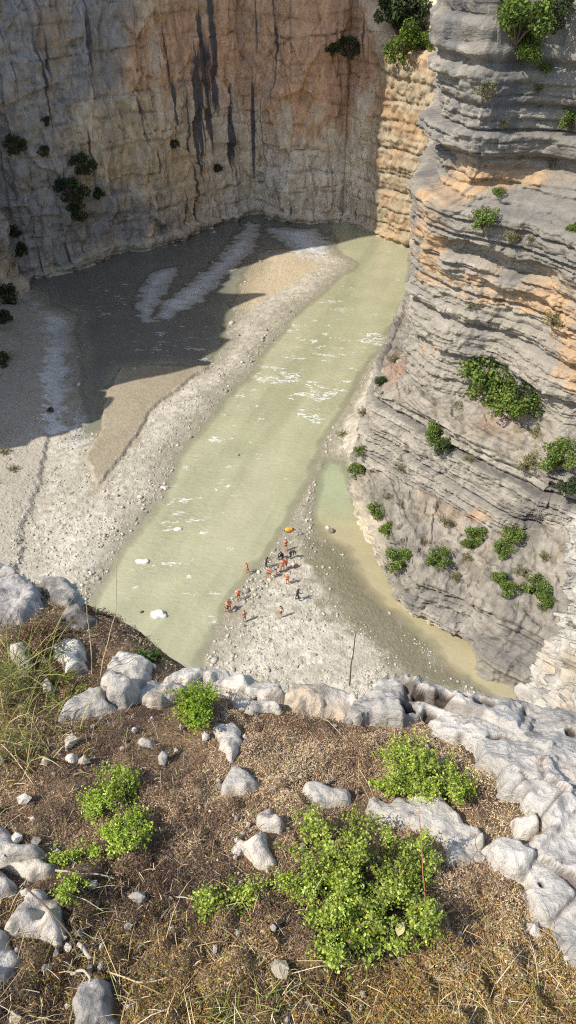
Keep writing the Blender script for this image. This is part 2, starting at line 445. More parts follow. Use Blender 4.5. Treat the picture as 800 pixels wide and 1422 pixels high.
def arc_samples(ctrl, n_or_step):
    seg = np.linalg.norm(np.diff(ctrl, axis=0), axis=1)
    cum = np.concatenate([[0], np.cumsum(seg)])
    s = n_or_step(cum) if callable(n_or_step) else np.arange(0, cum[-1], n_or_step)
    k = np.clip(np.searchsorted(cum, s, 'right') - 1, 0, len(seg) - 1)
    return k + np.clip((s - cum[k]) / seg[k], 0, 1), s

def normals(P):
    du = np.gradient(P, axis=1); dv = np.gradient(P, axis=0)
    return unit(np.cross(du, dv))

# ---- the long shaded wall: off-frame left, round the back, to the lit buttress
SUN_EL, SUN_K = 48.0, 0.5       # light travels towards (1, SUN_K) on the ground
def make_wall():
    base = [(-64, 66), (-59, 74), (-56.5, 85), (-56.5, 100), (-56, 118), (-55, 131), (-53, 139), (-56, 143.5), (-52.5, 146)]
    base += [tuple(at_z(a, b, 0)[:2]) for a, b in ((60, 384), (100, 374), (160, 353), (230, 337), (290, 312), (335, 300), (365, 298), (400, 307), (470, 305),
                                                   (478, 303), (520, 324), (545, 334), (582, 345))]
    base += [(34, 160), (48, 158)]
    base = np.array(base, float)
    t, s = arc_samples(base, lambda cum: np.concatenate([np.arange(0, 72, 0.8), np.arange(72, cum[-1], 0.24)]))
    B = catmull(base, t)
    # rim height by distance along y of the off-frame part (an unseen skyline, shaped to cast the floor's shadow edge)
    yy = B[:, 1]
    rim_tab = np.array([(60, 4), (70, 8), (74, 26), (76, 31), (86.6, 31.5), (87.2, 46), (95, 48), (104, 48), (107.5, 48), (109, 56), (110.5, 56), (112, 47), (123, 46.5),
                        (128, 48), (130, 56), (131, 72), (132.5, 86), (134.5, 125), (300, 125)])
    first = np.arange(len(yy)) < np.argmax(t >= 8)
    rim = np.where(first, np.interp(yy, rim_tab[:, 0], rim_tab[:, 1]), 125.0) * 1.19
    rim = rim + np.where(rim < 85, 1.8 * fbm(np.stack([s * 0.5, s * 0, s * 0], -1), 1.0, 4, 5), 0)
    zv = np.concatenate([np.arange(-1.5, 4, 0.2), np.arange(4, 48, 0.28), np.linspace(48, 150, 44)])
    Z = np.minimum(zv[:, None], rim[None, :])
    tang = unit(np.gradient(B, axis=0)); nrm = np.stack([tang[:, 1], -tang[:, 0]], -1)
    kern = np.ones(25) / 25
    for q in (0, 1): nrm[:, q] = np.convolve(np.pad(nrm[:, q], 12, 'edge'), kern, 'valid')
    nrm = unit(nrm)
    P = np.empty(Z.shape + (3,)); P[..., 0] = B[:, 0]; P[..., 1] = B[:, 1]; P[..., 2] = Z
    Q = P.copy()
    px, py, dep = project(P)
    S = np.broadcast_to(s, Z.shape)
    PS = np.stack([S, Z, np.zeros_like(Z)], -1)
    warp = 1.2 * fbm(Q, 0.05, 3, 101)
    st1, g1 = layers(Z + warp + 0.03 * S, 4.2, 102); st2, g2 = layers(Z + warp + 0.03 * S, 1.3, 103)
    flute = fbm(PS, (0.32, 0.03, 1), 4, 104); crag = fbm(Q, (0.22, 0.22, 0.12), 5, 105)
    fine = fbm(Q, (1.1, 1.1, 0.7), 4, 106)
    left = sstep(140, 30, px)              # rougher, bushier rock at the left
    butt = sstep(505, 530, px) * sstep(-60, -20, -dep + 100)
    butt = sstep(507, 530, px)
    bk, jt = blocks(Z + 0.5 * warp + 0.4 * fbm(PS, .4, 3, 113), S + 0.6 * fbm(PS, (.3, .3, 1), 3, 114), 7.5, 3.4, 115)
    jb, jv = blocks(Z + 4 * fbm(PS, .1, 2, 141), S + 0.5 * fbm(PS, (.2, .12, 1), 4, 142), 16.0, 2.6, 143); jv = jv * sstep(-.2, .3, fbm(PS, (.12, .06, 1), 3, 144))
    wf, wfe = facets(Q, (0.16, 0.16, 0.10), 116, 1.0); wf2, wfe2 = facets(Q, (0.5, 0.5, 0.3), 131, 0.9)
    off = 1.1 * wf + 0.35 * wf2 + 0.1 * flute + 0.35 * crag - 0.3 * jv * (1 - butt) + 0.22 * fine + 0.4 * st1 - 0.25 * g1 * 0.8 + left * (1.0 * fbm(Q, 0.3, 4, 107))
    off = off + butt * (0.5 * st1 + 0.35 * st2 - 0.4 * g1 - 0.22 * g2 + 0.2 + 0.2 * fine + 0.3 * bk - 0.15 * jt - 0.3 * crag - 0.5 * wf)
    off = off + 0.8 * bk * (1 - butt) - 0.35 * jt * (1 - butt)
    bl = fbm(PS, (0.16, 0.05, 1), 2, 108)
    off = off + 0.9 * sstep(0.05, 0.12, bl) * (1 - butt)             # blocky slabs standing proud
    lw = 1.6 + 1.0 * fbm(PS, (0.08, 0, 1), 3, 109)
    foot = sstep(lw + 0.35, lw, Z)
    off = off + foot * (1.5 + 0.5 * fbm(PS, (0.25, 0.2, 1), 3, 110)) - 0.5 * np.exp(-((Z - 0.2) / 0.5) ** 2)   # pale shelf at the foot
    # buttress is lower: above about 36 m the wall steps back
    off = off - butt * sstep(35.5, 38.5, Z + 0.8 * fine) * 7.0
    off = off - 0.02 * Z
    P[..., 0] += nrm[:, 0] * off; P[..., 1] += nrm[:, 1] * off
    # ---- pigment
    c = np.empty(Z.shape + (3,)); c[:] = lin(212, 193, 164)
    big = fbm(Q, 0.06, 4, 120); med = fbm(PS, (0.3, 0.12, 1), 4, 121); vst = fbm(PS, (0.9, 0.05, 1), 5, 122); vst2 = fbm(PS, (0.45, 0.03, 1), 4, 123)
    G = lambda cx, cy, rx, ry: np.exp(-((px - cx) / rx) ** 2 - ((py - cy) / ry) ** 2)
    dn = lambda a: a + 0.35 * med + 0.25 * big
    grey = sstep(0.42, 0.7, dn(G(40, 60, 110, 110) + 0.75 * G(150, 60, 45, 80) + G(30, 230, 70, 150) + .8 * G(130, 300, 120, 70)))
    c = mixc(c, lin(162, 154, 143), grey * 0.95)
    c = mixc(c, lin(170, 150, 122), sstep(0.45, .7, dn(G(75, 60, 26, 50))) * 0.7)
    orange = sstep(0.30, 0.65, dn(1.1 * G(350, 50, 110, 130) + 0.8 * G(440, 60, 70, 140) + .5 * G(200, 90, 60, 60)))
    c = mixc(c, lin(208, 163, 124), orange * 0.85)
    c = mixc(c, lin(172, 132, 104), sstep(0.4, 0.7, dn(G(485, 60, 40, 120))) * 0.7)
    c = mixc(c, lin(204, 180, 142), sstep(0.4, 0.7, dn(G(160, 190, 70, 70) + .8 * G(250, 250, 60, 50))) * 0.75)
    c = mixc(c, lin(220, 207, 184), sstep(0.4, 0.8, dn(G(420, 250, 110, 70) + .6 * G(300, 285, 80, 30))) * 0.75)
    c = mixc(c, lin(206, 186, 156), sstep(0.25, 0.6, vst) * 0.2 * (1 - grey))
    # dark water stains running down the face
    stain = sstep(0.22, 0.5, vst + 0.9 * (1.5 * G(287, 150, 22, 110) + .7 * G(275, 90, 10, 60) + .8 * G(240, 70, 12, 90) + .7 * G(192, 145, 8, 30) + .8 * G(213, 225, 7, 45) + .9 * G(320, 190, 7, 60)
                 + .8 * G(351, 180, 6, 50) + .8 * G(330, 230, 8, 40) + .6 * G(180, 50, 10, 60) + .6 * G(340, 110, 4, 30)) - 0.42)
    c = mixc(c, lin(66, 68, 74), stain * 0.9)
    c = mixc(c, lin(110, 103, 96), sstep(0.3, 0.7, vst2) * 0.22)
    hf = fbm(Q, (1.6, 1.6, 0.8), 4, 126); c = c * (1 + 0.22 * np.clip(hf, -1, 1))[..., None]
    c = mixc(c, lin(72, 66, 60), jt * 0.55 * sstep(-0.3, 0.3, med)); c = mixc(c, lin(64, 58, 54), np.clip(jv, 0, 1) * 0.7)  # joints, cracks and bedding grooves darkened to boost their faint relief shading
    c = mixc(c, lin(96, 84, 70), np.clip(g1 * sstep(-0.2, 0.5, med), 0, 1) * 0.6)
    c = mixc(c, lin(192, 178, 152), foot * 0.75)
    ob = sstep(-0.2, 0.5, fbm(Q, (0.12, 0.12, 0.25), 4, 124))
    bc = np.empty_like(c); bc[:] = lin(162, 146, 120); bc = mixc(bc, lin(168, 134, 98), ob * 0.6); bc = mixc(bc, lin(100, 92, 84), np.clip(g1 + 0.5 * g2, 0, 1) * 0.35 * sstep(-.5, .4, med)); bc = bc * (1 + 0.25 * np.clip(hf, -1, 1))[..., None]
    c = mixc(c, bc, butt * sstep(40, 34, Z))
    # roof of the plateau behind the rim
    back = P[-1].copy(); rows = [P]
    for d, dz in ((4, 1.0), (14, 1.5), (60, 3)):
        r = back.copy(); r[:, 0] -= nrm[:, 0] * d; r[:, 1] -= nrm[:, 1] * d; r[:, 2] += dz; rows.append(r[None])
    PP = np.concatenate(rows); CC = np.concatenate([c] + [c[-1:]] * 3)
    o = build('canyon_wall', PP, grid_faces(*PP.shape[:2]), M_WALL, col=CC)
    tag(o, 'tall shaded canyon wall streaked tan, orange and grey behind the river', 'cliff', kind='structure')

make_wall()

# ---- the bedded pillar and the terraces below it
def make_pillar():
    w = lambda a, b, z: np.array(at_z(a, b, z))
    v3 = lambda x, y, z: np.array([x, y, z], float)
    rows = []
    zb = -1.5
    rows.append([v3(32, 168, zb), v3(21, 121, zb), v3(17, 105, zb), v3(10.2, 85, zb), w(489, 703, 0), w(541, 802, 0), w(574, 862, 0), w(640, 884, 0), w(678, 938, 0), w(738, 970, 0), w(850, 1040, 0)])
    r1 = [p.copy() for p in rows[0]]
    for p in rows[0]: p[2] = zb
    for p in r1: p[2] = 0.0
    rows.append(r1)
    rows.append([v3(32, 168, 4), v3(21.3, 121, 4), v3(17, 105, 4), v3(10.6, 84.5, 4), w(508, 668, 4), w(553, 768, 5), w(588, 803, 5), w(655, 838, 5), w(715, 860, 5), w(768, 890, 5), w(860, 930, 5)])
    rows.append([v3(32, 168, 7), v3(21.5, 121, 7), v3(17.2, 104.5, 6), v3(10.9, 84.7, 6), w(511, 645, 5.0), w(560, 672, 6.2), w(610, 695, 6.7), w(690, 742, 7.2), w(735, 735, 8.5), w(790, 730, 10.2), w(890, 750, 11.5)])
    rows.append([v3(32, 168, 13), v3(21.8, 121, 13), v3(17.4, 104, 13), w(526, 506, 13.3), w(514, 545, 13.6), w(565, 560, 14.8), w(640, 600, 15), w(740, 660, 14), w(770, 652, 16), w(812, 650, 17), w(900, 670, 17.5)])
    foot = [v3(32, 168, 14.5), v3(22, 121, 14.5), v3(19, 104, 14.5), v3(15.6, 88, 14.5), w(556, 527, 14.6), w(600, 545, 16.3), w(680, 560, 17), w(752, 590, 18), w(795, 600, 18.5), w(862, 600, 19), w(1000, 590, 20)]
    rows.append(foot)
    lean = [v3(0, 0, 0)] * 4 + [v3(0, 0, 0), v3(0.3, .5, 0), v3(.3, 1.0, 0), v3(0.4, 1, 0), v3(.4, 1, 0), v3(0, 1, 0), v3(0, 1, 0)]
    for z in (24, 32, 40, 48, 64):
        rows.append([np.array([f[0] + l[0] * (z - 15) / 40, f[1] + l[1] * (z - 15) / 40, z]) for f, l in zip(foot, lean)])
    K = np.array(rows)                                  # rows x cols x 3
    cols = K[5]
    tu, su = arc_samples(cols, lambda cum: np.concatenate([np.arange(0, cum[2], 0.7), np.arange(cum[2], cum[-2], 0.11), np.arange(cum[-2], cum[-1], 0.5)]))
    tv = np.concatenate([np.linspace(0, 1, 6, endpoint=False), np.linspace(1, 2, 44, endpoint=False), np.linspace(2, 3, 55, endpoint=False), np.linspace(3, 4, 70, endpoint=False),
                         np.linspace(4, 5, 40, endpoint=False), np.linspace(5, 6, 70, endpoint=False), np.linspace(6, 7, 70, endpoint=False), np.linspace(7, 8, 70, endpoint=False),
                         np.linspace(8, 9, 66, endpoint=False), np.linspace(9, 10, 40)])
    Ku = np.swapaxes(catmull(np.swapaxes(K, 0, 1), tu), 0, 1)
    i = np.clip(np.floor(tv).astype(int), 0, len(K) - 2); f = (tv - i)[:, None, None]
    P = Ku[i] * (1 - f) + Ku[i + 1] * f
    # soften the kinks between rows a little
    ker = np.ones(9) / 9
    Pp = np.pad(P, ((4, 4), (0, 0), (0, 0)), 'edge')
    P = sum(Pp[k:k + len(P)] * ker[k] for k in range(9))
    N = normals(P)
    Q = P.copy(); Z = P[..., 2]
    px, py, dep = project(P)
    U = np.broadcast_to(su, Z.shape); T = np.broadcast_to(tv[:, None], Z.shape)
    US = np.stack([U, Z, np.zeros_like(Z)], -1)
    warp = 0.5 * fbm(Q, 0.04, 2, 201) + 0.06 * fbm(Q, 0.6, 3, 202)
    zz = Z + warp + 0.02 * U
    s1, g1 = layers(zz, 3.0, 203, .05); s2, g2 = layers(zz, 1.0, 204, .08); s3, g3 = layers(zz, 0.38, 205, .15)
    crag = fbm(Q, (0.28, 0.28, 0.22), 5, 206); fine = fbm(Q, (1.3, 1.3, 1.6), 5, 207, 0.62)
    b1, j1 = blocks(zz, U + .3 * fine, 1.15, 2.6, 230); b2, j2 = blocks(zz + 7.3, U + .2 * fine, 0.5, 1.1, 233)
    fc, fe = facets(Q, (0.7, 0.7, 1.1), 236, 0.9)
    up = sstep(4.7, 5.3, T)                             # pillar proper
    band = sstep(2.9, 3.1, T) * sstep(4.15, 3.9, T)     # layered band of the terrace
    low = sstep(2.05, 1.8, T)
    slope = np.clip(1 - up - band - low, 0, 1)
    prof = np.interp(Z, [14, 22, 30, 36.5, 38.0, 39.6, 41.5, 45, 50, 55, 64], [0, .3, 0, .2, -1.1, -1.5, -.7, 0.1, .75, .9, .4])
    off = up * prof
    patch = sstep(-0.4, 0.5, fbm(Q, 0.15, 3, 208))
    off = off + up * (1.9 * s1 + 0.8 * s2 * (0.4 + patch) + 0.22 * s3 - 0.9 * g1 - 0.5 * g2 * (0.4 + patch) - 0.14 * g3 + 0.55 * crag + 0.45 * b1 * patch + 0.12 * b2 - 0.10 * j1 * patch + 0.22 * fc)
    off = off - up * sstep(36.5, 40.5, Z) * sstep(640, 770, px) * 4.5
    off = off + band * (1.9 * s1 + 1.5 * s2 + 0.5 * s3 - 0.6 * g1 - 0.8 * g2 - 0.25 * g3 + 0.6 * crag + 0.5 * b1 + 0.15 * b2 - 0.12 * j1 + 0.15 * fc)
    off = off + low * (1.5 * s1 + 0.8 * s2 + 0.3 * s3 - 0.7 * g1 - 0.5 * g2 - .14 * g3 + 1.0 * crag + 0.3 * fc + 0.4 * b1 - .1 * j1) + slope * (0.5 * s1 + 0.4 * s2 + .2 * s3 - .25 * g1 - .2 * g2 + 0.8 * crag + 0.5 * fc + 0.4 * b1)
    off = off + 0.16 * fine
    f1, f2, idv = worley(Q, (0.55, 0.55, 0.8), 209)
    off = off - 0.35 * sstep(0.12, 0.0, f2 - f1) * (0.3 * up + 0.7 * band) * sstep(-0.1, .4, fbm(Q, 0.2, 2, 210))
    # the deep overhang half-way up and the rib under it
    ov = sstep(606, 628, px) * sstep(775, 735, px)
    zo = 33.2 - 0.05 * (px - 620) / 10 + 0.5 * fbm(US, (0.3, 0, 1), 3, 211)
    off = off - up * ov * 1.7 * sstep(zo - 1.5, zo - 1.2, Z) * sstep(zo + 0.5, zo + 0.1, Z) + up * ov * 0.8 * sstep(zo - 2.7, zo - 2.4, Z) * sstep(zo - 1.2, zo - 1.5, Z)
    zo2 = 38.2 + 0.3 * fbm(US, (0.2, 0, 1), 3, 212)
    off = off - up * 0.9 * np.exp(-((Z - zo2) / 0.35) ** 2) * sstep(610, 640, px)
    # under-cut foot at the water
    off = off - 0.9 * np.exp(-((Z - 0.1) / 0.45) ** 2) * (T < 2.5) + 0.35 * np.exp(-((Z - 1.3) / 0.5) ** 2) * (T < 2.2)
    P = P + N * off[..., None]
    # ---- pigment
    G = lambda cx, cy, rx, ry: np.exp(-((px - cx) / rx) ** 2 - ((py - cy) / ry) ** 2)
    med = fbm(Q, (0.25, 0.25, 0.5), 5, 220); big = fbm(Q, 0.09, 3, 221); sp = fbm(Q, (1.2, 1.2, 1.2), 4, 222); vs = fbm(US, (0.6, 0.06, 1), 4, 223)
    c = np.empty(Z.shape + (3,)); c[:] = lin(154, 146, 131)
    c = mixc(c, lin(132, 126, 115), sstep(-0.1, 0.6, big))
    c = mixc(c, lin(176, 166, 150), sstep(0.1, 0.7, med) * 0.6)
    dn = lambda a: a + 0.42 * med + 0.34 * sp + 0.2 * vs
    org = sstep(0.48, 1.15, dn(G(640, 250, 50, 32) + 1.1 * G(598, 330, 26, 60) + 0.8 * G(650, 385, 60, 16) + .9 * G(690, 415, 60, 20) + G(770, 430, 45, 60) + G(800, 520, 35, 60)
                 + .8 * G(700, 262, 60, 18) + .9 * G(640, 715, 90, 18) + .5 * G(600, 690, 50, 14) + .6 * G(780, 270, 40, 25) + .55 * G(590, 480, 25, 30) + .35 * G(700, 300, 120, 60)))
    c = mixc(c, lin(186, 152, 112), org * 0.85)
    c = mixc(c, lin(202, 186, 156), sstep(0.5, 0.9, dn(G(530, 780, 26, 60) + G(500, 700, 24, 60) + G(560, 815, 18, 30))) * 0.7)
    c = mixc(c, lin(206, 192, 164), sstep(1.6, 0.9, Z + .5 * med) * (T < 2.6) * .75)
    c = mixc(c, lin(158, 112, 82), sstep(0.5, 0.85, dn(G(690, 585, 45, 22) + G(545, 510, 20, 25))) * 0.75)
    c = mixc(c, lin(146, 136, 122), slope * (1 - up) * 0.5)
    c = mixc(c, lin(138, 124, 96), slope * sstep(0, .5, sp) * 0.6)
    c = mixc(c, lin(108, 107, 106), sstep(0.15, 0.6, vs + 0.8 * G(720, 180, 80, 70) + .5 * G(690, 470, 90, 40) - .1) * up * 0.65)  # grey weathering, deepened to paint in shade on the upper right face
    c = mixc(c, lin(116, 111, 102), sstep(-0.4, 0.5, big + .5 * sp) * (1 - up) * 0.7)
    c = mixc(c, lin(96, 92, 90), np.clip(g1 + 0.8 * g2 + .4 * g3 + .4 * j1, 0, 1) * (0.5 + .15 * band - .2 * slope))  # bedding grooves and joints darkened to add shade contrast, most on the band
    c = mixc(c, lin(108, 104, 100), sstep(0.35, 0.8, sp) * 0.4)
    r = P[-1:].copy(); r2 = r.copy(); r[..., 1] += 6; r[..., 0] += 4; r[..., 2] += 1; r2[..., 0] += 40; r2[..., 1] += 30; r2[..., 2] += 3
    PP = np.concatenate([P, r, r2]); CC = np.concatenate([c, c[-1:], c[-1:]])
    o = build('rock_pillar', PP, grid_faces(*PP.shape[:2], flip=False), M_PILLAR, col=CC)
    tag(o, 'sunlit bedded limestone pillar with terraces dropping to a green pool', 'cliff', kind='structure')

make_pillar()

# ---- pale spur of the near cliff at the right edge
def make_spur():
    sil = [(830, 640), (806, 700), (790, 735), (784, 775), (782, 830), (775, 890), (758, 935), (735, 965), (700, 1010), (640, 1100)]
    rows = []
    for a, b in sil:
        a += 24; r = []
        for da, dpt in ((60, 24.0), (16, 19.0), (0, 16.0), (26, 14.0), (80, 12.0), (200, 10.0), (420, 8.6)):
            dx, dy, dz = ray(a + da, b + (0 if da < 20 else da * 0.12)); r.append([dx * dpt, dy * dpt, CAMZ + dz * dpt])
        rows.append(r)
    K = np.array(rows)
    tu = np.linspace(0, 6, 260); tv = np.linspace(0, len(sil) - 1, 380)
    P = catmull(K, tv); P = np.swapaxes(catmull(np.swapaxes(P, 0, 1), tu), 0, 1)
    N = normals(P)
    Q = P.copy()
    s1, g1 = layers(Q[..., 2] + 0.4 * fbm(Q, 0.4, 3, 301), 0.8, 302)
    f1, f2, idv = worley(Q, (1.3, 1.3, 1.6), 304)
    fa, fe = facets(Q, 1.6, 311, 0.9); fb, _ = facets(Q, 4.0, 318, 0.9)
    off = 0.28 * fa + 0.10 * fb + 0.35 * fbm(Q, 0.6, 5, 303) + 0.2 * s1 - 0.12 * g1 + 0.10 * fbm(Q, 3.0, 4, 305) - 0.15 * sstep(.14, 0, f2 - f1) + 0.2 * idv
    P = P + N * off[..., None] * -1
    sp = fbm(Q, 1.2, 5, 306)
    c = np.empty(P.shape); c[:] = lin(186, 180, 168); c = mixc(c, lin(140, 134, 126), sstep(0.1, 0.7, sp) * 0.6)
    c = mixc(c, lin(188, 168, 138), sstep(0.2, 0.7, fbm(Q, 0.7, 4, 307)) * 0.4); c = mixc(c, lin(110, 100, 88), sstep(.12, 0, f2 - f1) * 0.5)
    o = build('cliff_spur', P, grid_faces(*P.shape[:2], flip=True), M_SPUR, col=c)
    tag(o, 'pale sunlit rock spur at the right of the near ledge', 'cliff', kind='structure')

make_spur()

# ================================================================== NEAR LEDGE
GS = 0.30
def G0(x, y): return 58.35 - GS * y
def fgp(px, py):
    """point of the sloping ledge seen at a photo pixel (plane)"""
    dx, dy, dz = ray(px, py)
    t = (58.35 - CAMZ) / (dz + GS * dy)
    return np.stack([dx * t, dy * t, CAMZ + dz * t], -1)
def gnoise(x, y):
    P = np.stack([x, y, np.zeros_like(x)], -1)
    return 0.05 * fbm(P, 1.2, 4, 401) + 0.018 * fbm(P, 6.0, 3, 402)
def G(x, y): return G0(x, y) + gnoise(x, y)

EDGE_PX = [(-40, 768), (0, 776), (40, 788), (80, 806), (130, 828), (180, 850), (230, 885), (262, 905), (300, 928), (350, 936), (400, 944), (440, 950), (480, 952), (540, 946), (590, 950), (640, 960),
           (700, 970), (760, 982), (800, 988), (860, 1000)]
EDGE = np.array([fgp(a, b)[:2] for a, b in EDGE_PX])
_ex = np.concatenate([[-30, -12, -5], EDGE[:, 0], [3.5, 12, 30]]); _ey = np.concatenate([[-4, 1.5, 3.6], EDGE[:, 1], [1.2, 0.5, -4]])
_o = np.argsort(_ex); _ex, _ey = _ex[_o], _ey[_o]
def edge_y(x): return np.interp(x, _ex, _ey) + 0.02 * fbm(np.stack([x, x * 0, x * 0], -1), 4.0, 3, 405)

def make_ledge():
    xs = np.concatenate([np.linspace(-30, -3.2, 40, endpoint=False), np.arange(-3.2, 2.4, 0.016), np.linspace(2.4, 30, 40)])
    ye = edge_y(xs)
    s = np.concatenate([np.linspace(0, 0.35, 12, endpoint=False), np.linspace(0.35, 1, 230)])
    Y = -5 + s[:, None] * (ye + 5)[None, :]; X = np.broadcast_to(xs, Y.shape)
    Z = G(X, Y) - 0.10 * sstep(0.25, 0.0, ye[None, :] - Y) ** 2
    top = np.stack([X, Y, Z], -1)
    drop = np.concatenate([np.arange(0.02, 0.5, 0.03), np.geomspace(0.5, 61, 60)])
    dx = np.broadcast_to(xs, (len(drop), len(xs)))
    P3 = np.stack([dx, dx * 0, np.broadcast_to(drop[:, None], dx.shape)], -1)
    out = 0.10 * (1 - np.exp(-drop / 0.15))[:, None] + np.clip(drop, 0, 30)[:, None] * 0.05 * fbm(P3, 0.3, 4, 407)
    down = np.stack([dx, ye[None, :] + out, top[-1, :, 2][None, :] - drop[:, None]], -1)
    P = np.concatenate([top, down])
    n = fbm(P, 3.0, 5, 410); n2 = fbm(P, 14.0, 4, 411)
    c = np.empty(P.shape); c[:] = lin(104, 84, 66)
    c = mixc(c, lin(142, 116, 86), sstep(-0.2, 0.6, n)); c = mixc(c, lin(58, 46, 38), sstep(0.1, 0.7, n2) * 0.7); c = mixc(c, lin(168, 146, 112), sstep(0.3, .8, fbm(P, 9.0, 3, 412)) * 0.5)
    o = build('ledge_ground', P, grid_faces(*P.shape[:2]), M_SOIL, col=c)
    tag(o, 'brown stony soil of the clifftop ledge above the canyon', 'ground', kind='structure')

make_ledge()

# ---- rocks set in the ledge
ROCKS = []           # (outline in ledge xy) kept for the scrub to avoid
def ledge_rock(name, outline, h, label, cat='rock', group='pale limestone rocks set in the dry scrub', tone=(186, 182, 174), step=0.008, edge=0.05, seed=0, kind=None, tilt=(0, 0), pits=(), cracks=0.3, lump=1.0):
    poly = np.array([fgp(a, b)[:2] for a, b in outline])
    ROCKS.append(poly)
    lo, hi = poly.min(0) - 0.05, poly.max(0) + 0.05
    xs = np.arange(lo[0], hi[0], step); ys = np.arange(lo[1], hi[1], step)
    X, Y = np.meshgrid(xs, ys)
    P = np.stack([X, Y, np.full_like(X, seed * 3.1)], -1)
    d = sdf(X, Y, poly) + 0.010 * fbm(P, 14, 3, 500 + seed) + 0.008 * fbm(P, 40, 3, 503 + seed) + min(0.022, 0.11 * float(np.ptp(poly, axis=0).min())) * facets(P, (9, 9, 1), 520 + seed, 1.2)[0]
    md = max(float(d.max()), 0.015); e1 = min(edge * 0.22, 0.16 * md); e2 = min(edge * 2, 0.6 * md)
    prof = sstep(-0.008, e1, d) * 0.88 + 0.12 * sstep(0, e2, d)
    f1, f2, idv = worley(P, (4.5, 4.5, 1), 530 + seed)
    span = min(1.0, md / 0.12)
    fa, fe = facets(P, (3.2 / (0.25 + span),) * 2 + (1,), 590 + seed, 1.1); fb, fe2 = facets(P + 0.03 * fbm(P, 9, 3, 597)[..., None], (9.0 / (0.4 + span),) * 2 + (1,), 610 + seed, 0.9)
    facet = ((0.050 if group is None else 0.050) * fa * span + (0.028 if group is None else 0.034) * fb + 0.012 * fbm(P, 2.6, 3, 540 + seed) * span + 0.010 * fbm(P, 16, 5, 545 + seed, .65) + 0.003 * fbm(P, 70, 3, 548, .7)) * lump
    c0 = poly.mean(0); h = h * (0.42 if group is None else 0.26)
    z = G(X, Y) - 0.03 + prof * (h + 0.05) + prof * (facet * min(1.0, h / 0.03) + tilt[0] * (X - c0[0]) + tilt[1] * (Y - c0[1]))
    cr = sstep(0.05, 0.0, fe + 0.05 * fbm(P, 12, 3, 551)) * cracks * sstep(-0.25, 0.2, fbm(P, 1.8, 2, 550 + seed))
    cr = np.maximum(cr, 0.7 * cracks * sstep(0.04, 0, fe2) * sstep(0.1, .4, fbm(P, 2.6, 2, 553 + seed)))
    z = z - 0.026 * np.minimum(cr, 1.2)
    pitm = np.zeros_like(X)
    for (a, b, ra, rb, dp) in pits:
        q = fgp(a, b)[:2]; pr = np.linalg.norm(fgp(a + ra, b)[:2] - q); pv = np.linalg.norm(fgp(a, b + rb)[:2] - q)
        e = np.sqrt(((X - q[0]) / pr) ** 2 + ((Y - q[1]) / pv) ** 2) + 0.28 * fbm(P, 16, 3, 560 + seed)
        m = sstep(1.05, 0.75, e); z = z - dp * m; pitm = np.maximum(pitm, m)
    for _ in range(1):
        zp = np.pad(z, 1, 'edge'); z = (zp[:-2, 1:-1] + zp[2:, 1:-1] + zp[1:-1, :-2] + zp[1:-1, 2:] + 2 * z) / 6
    z = z + prof * (0.0045 * fbm(P, 38, 4, 549, .65))
    c = np.empty(X.shape + (3,)); c[:] = lin(*tone) * np.array([1.06, 1.0, 0.91])
    n = fbm(P, 3.5, 5, 570 + seed); n2 = fbm(P, 18, 4, 575 + seed); n3 = fbm(P, 2.0, 4, 580 + seed)
    c = mixc(c, lin(222, 212, 196), sstep(0, 0.7, n) * 0.55)
    c = mixc(c, lin(152, 145, 136), sstep(0.05, 0.6, -n) * 0.5)
    c = mixc(c, lin(190, 164, 130), sstep(0.25, 0.7, n3) * 0.55)
    n4 = fbm(P, 45, 3, 583 + seed)
    c = mixc(c, lin(84, 80, 76), sstep(0.3, 0.8, n2) * 0.5); c = mixc(c, lin(74, 70, 66), sstep(0.45, 0.8, n4) * 0.55); c = mixc(c, lin(210, 205, 196), sstep(0.45, 0.8, -n4) * 0.4)
    c = mixc(c, lin(84, 66, 52), np.clip(cr * 0.85, 0, .95))
    c = mixc(c, lin(60, 46, 36), pitm * 0.92)
    keep = d > -0.03
    kq = keep[:-1, :-1] & keep[1:, :-1] & keep[:-1, 1:] & keep[1:, 1:]
    Fq = grid_faces(*X.shape, mask=kq)
    used = np.unique(Fq); remap = np.full(X.size, -1); remap[used] = np.arange(len(used))
    V = np.stack([X, Y, z], -1).reshape(-1, 3)[used]
    org = (c0[0], c0[1], float(G0(*c0)))
    o = build(name, V, remap[Fq], M_NEAR, col=c.reshape(-1, 3)[used], origin=org)
    tag(o, label, cat, group, kind)
    return o

SLAB = [(478, 992), (488, 966), (538, 946), (590, 948), (640, 960), (700, 968), (760, 980), (800, 986), (920, 1004), (960, 1200), (920, 1420), (850, 1400), (800, 1350), (782, 1330), (765, 1290), (738, 1284), (728, 1240),
        (690, 1205), (684, 1180), (715, 1188), (742, 1165), (722, 1130), (684, 1112), (692, 1090), (655, 1062), (640, 1032), (600, 1012), (590, 992), (560, 1002), (520, 998)]
ledge_rock('rock_outcrop', SLAB, 0.10, 'broad cracked grey limestone outcrop with dark pits along the canyon edge', 'rock outcrop', None, (180, 178, 174), 0.0055, 0.05, 1, None, (0, 0),
           [(566, 984, 13, 8, .05), (597, 990, 11, 8, .05), (616, 974, 15, 7, .05), (672, 984, 15, 8, .05), (643, 972, 9, 5, .04), (582, 968, 8, 5, .04), (790, 1025, 8, 6, .03), (690, 1035, 20, 4, .03), (745, 1240, 5, 5, .02)], 1.3)
ledge_rock('boulder', [(150, 960), (152, 935), (170, 916), (186, 918), (212, 934), (208, 950), (192, 955), (202, 970), (182, 980), (165, 992), (145, 978)], 0.16, 'tallest pale boulder on the ledge, behind the small green shrub', seed=2, edge=0.09)
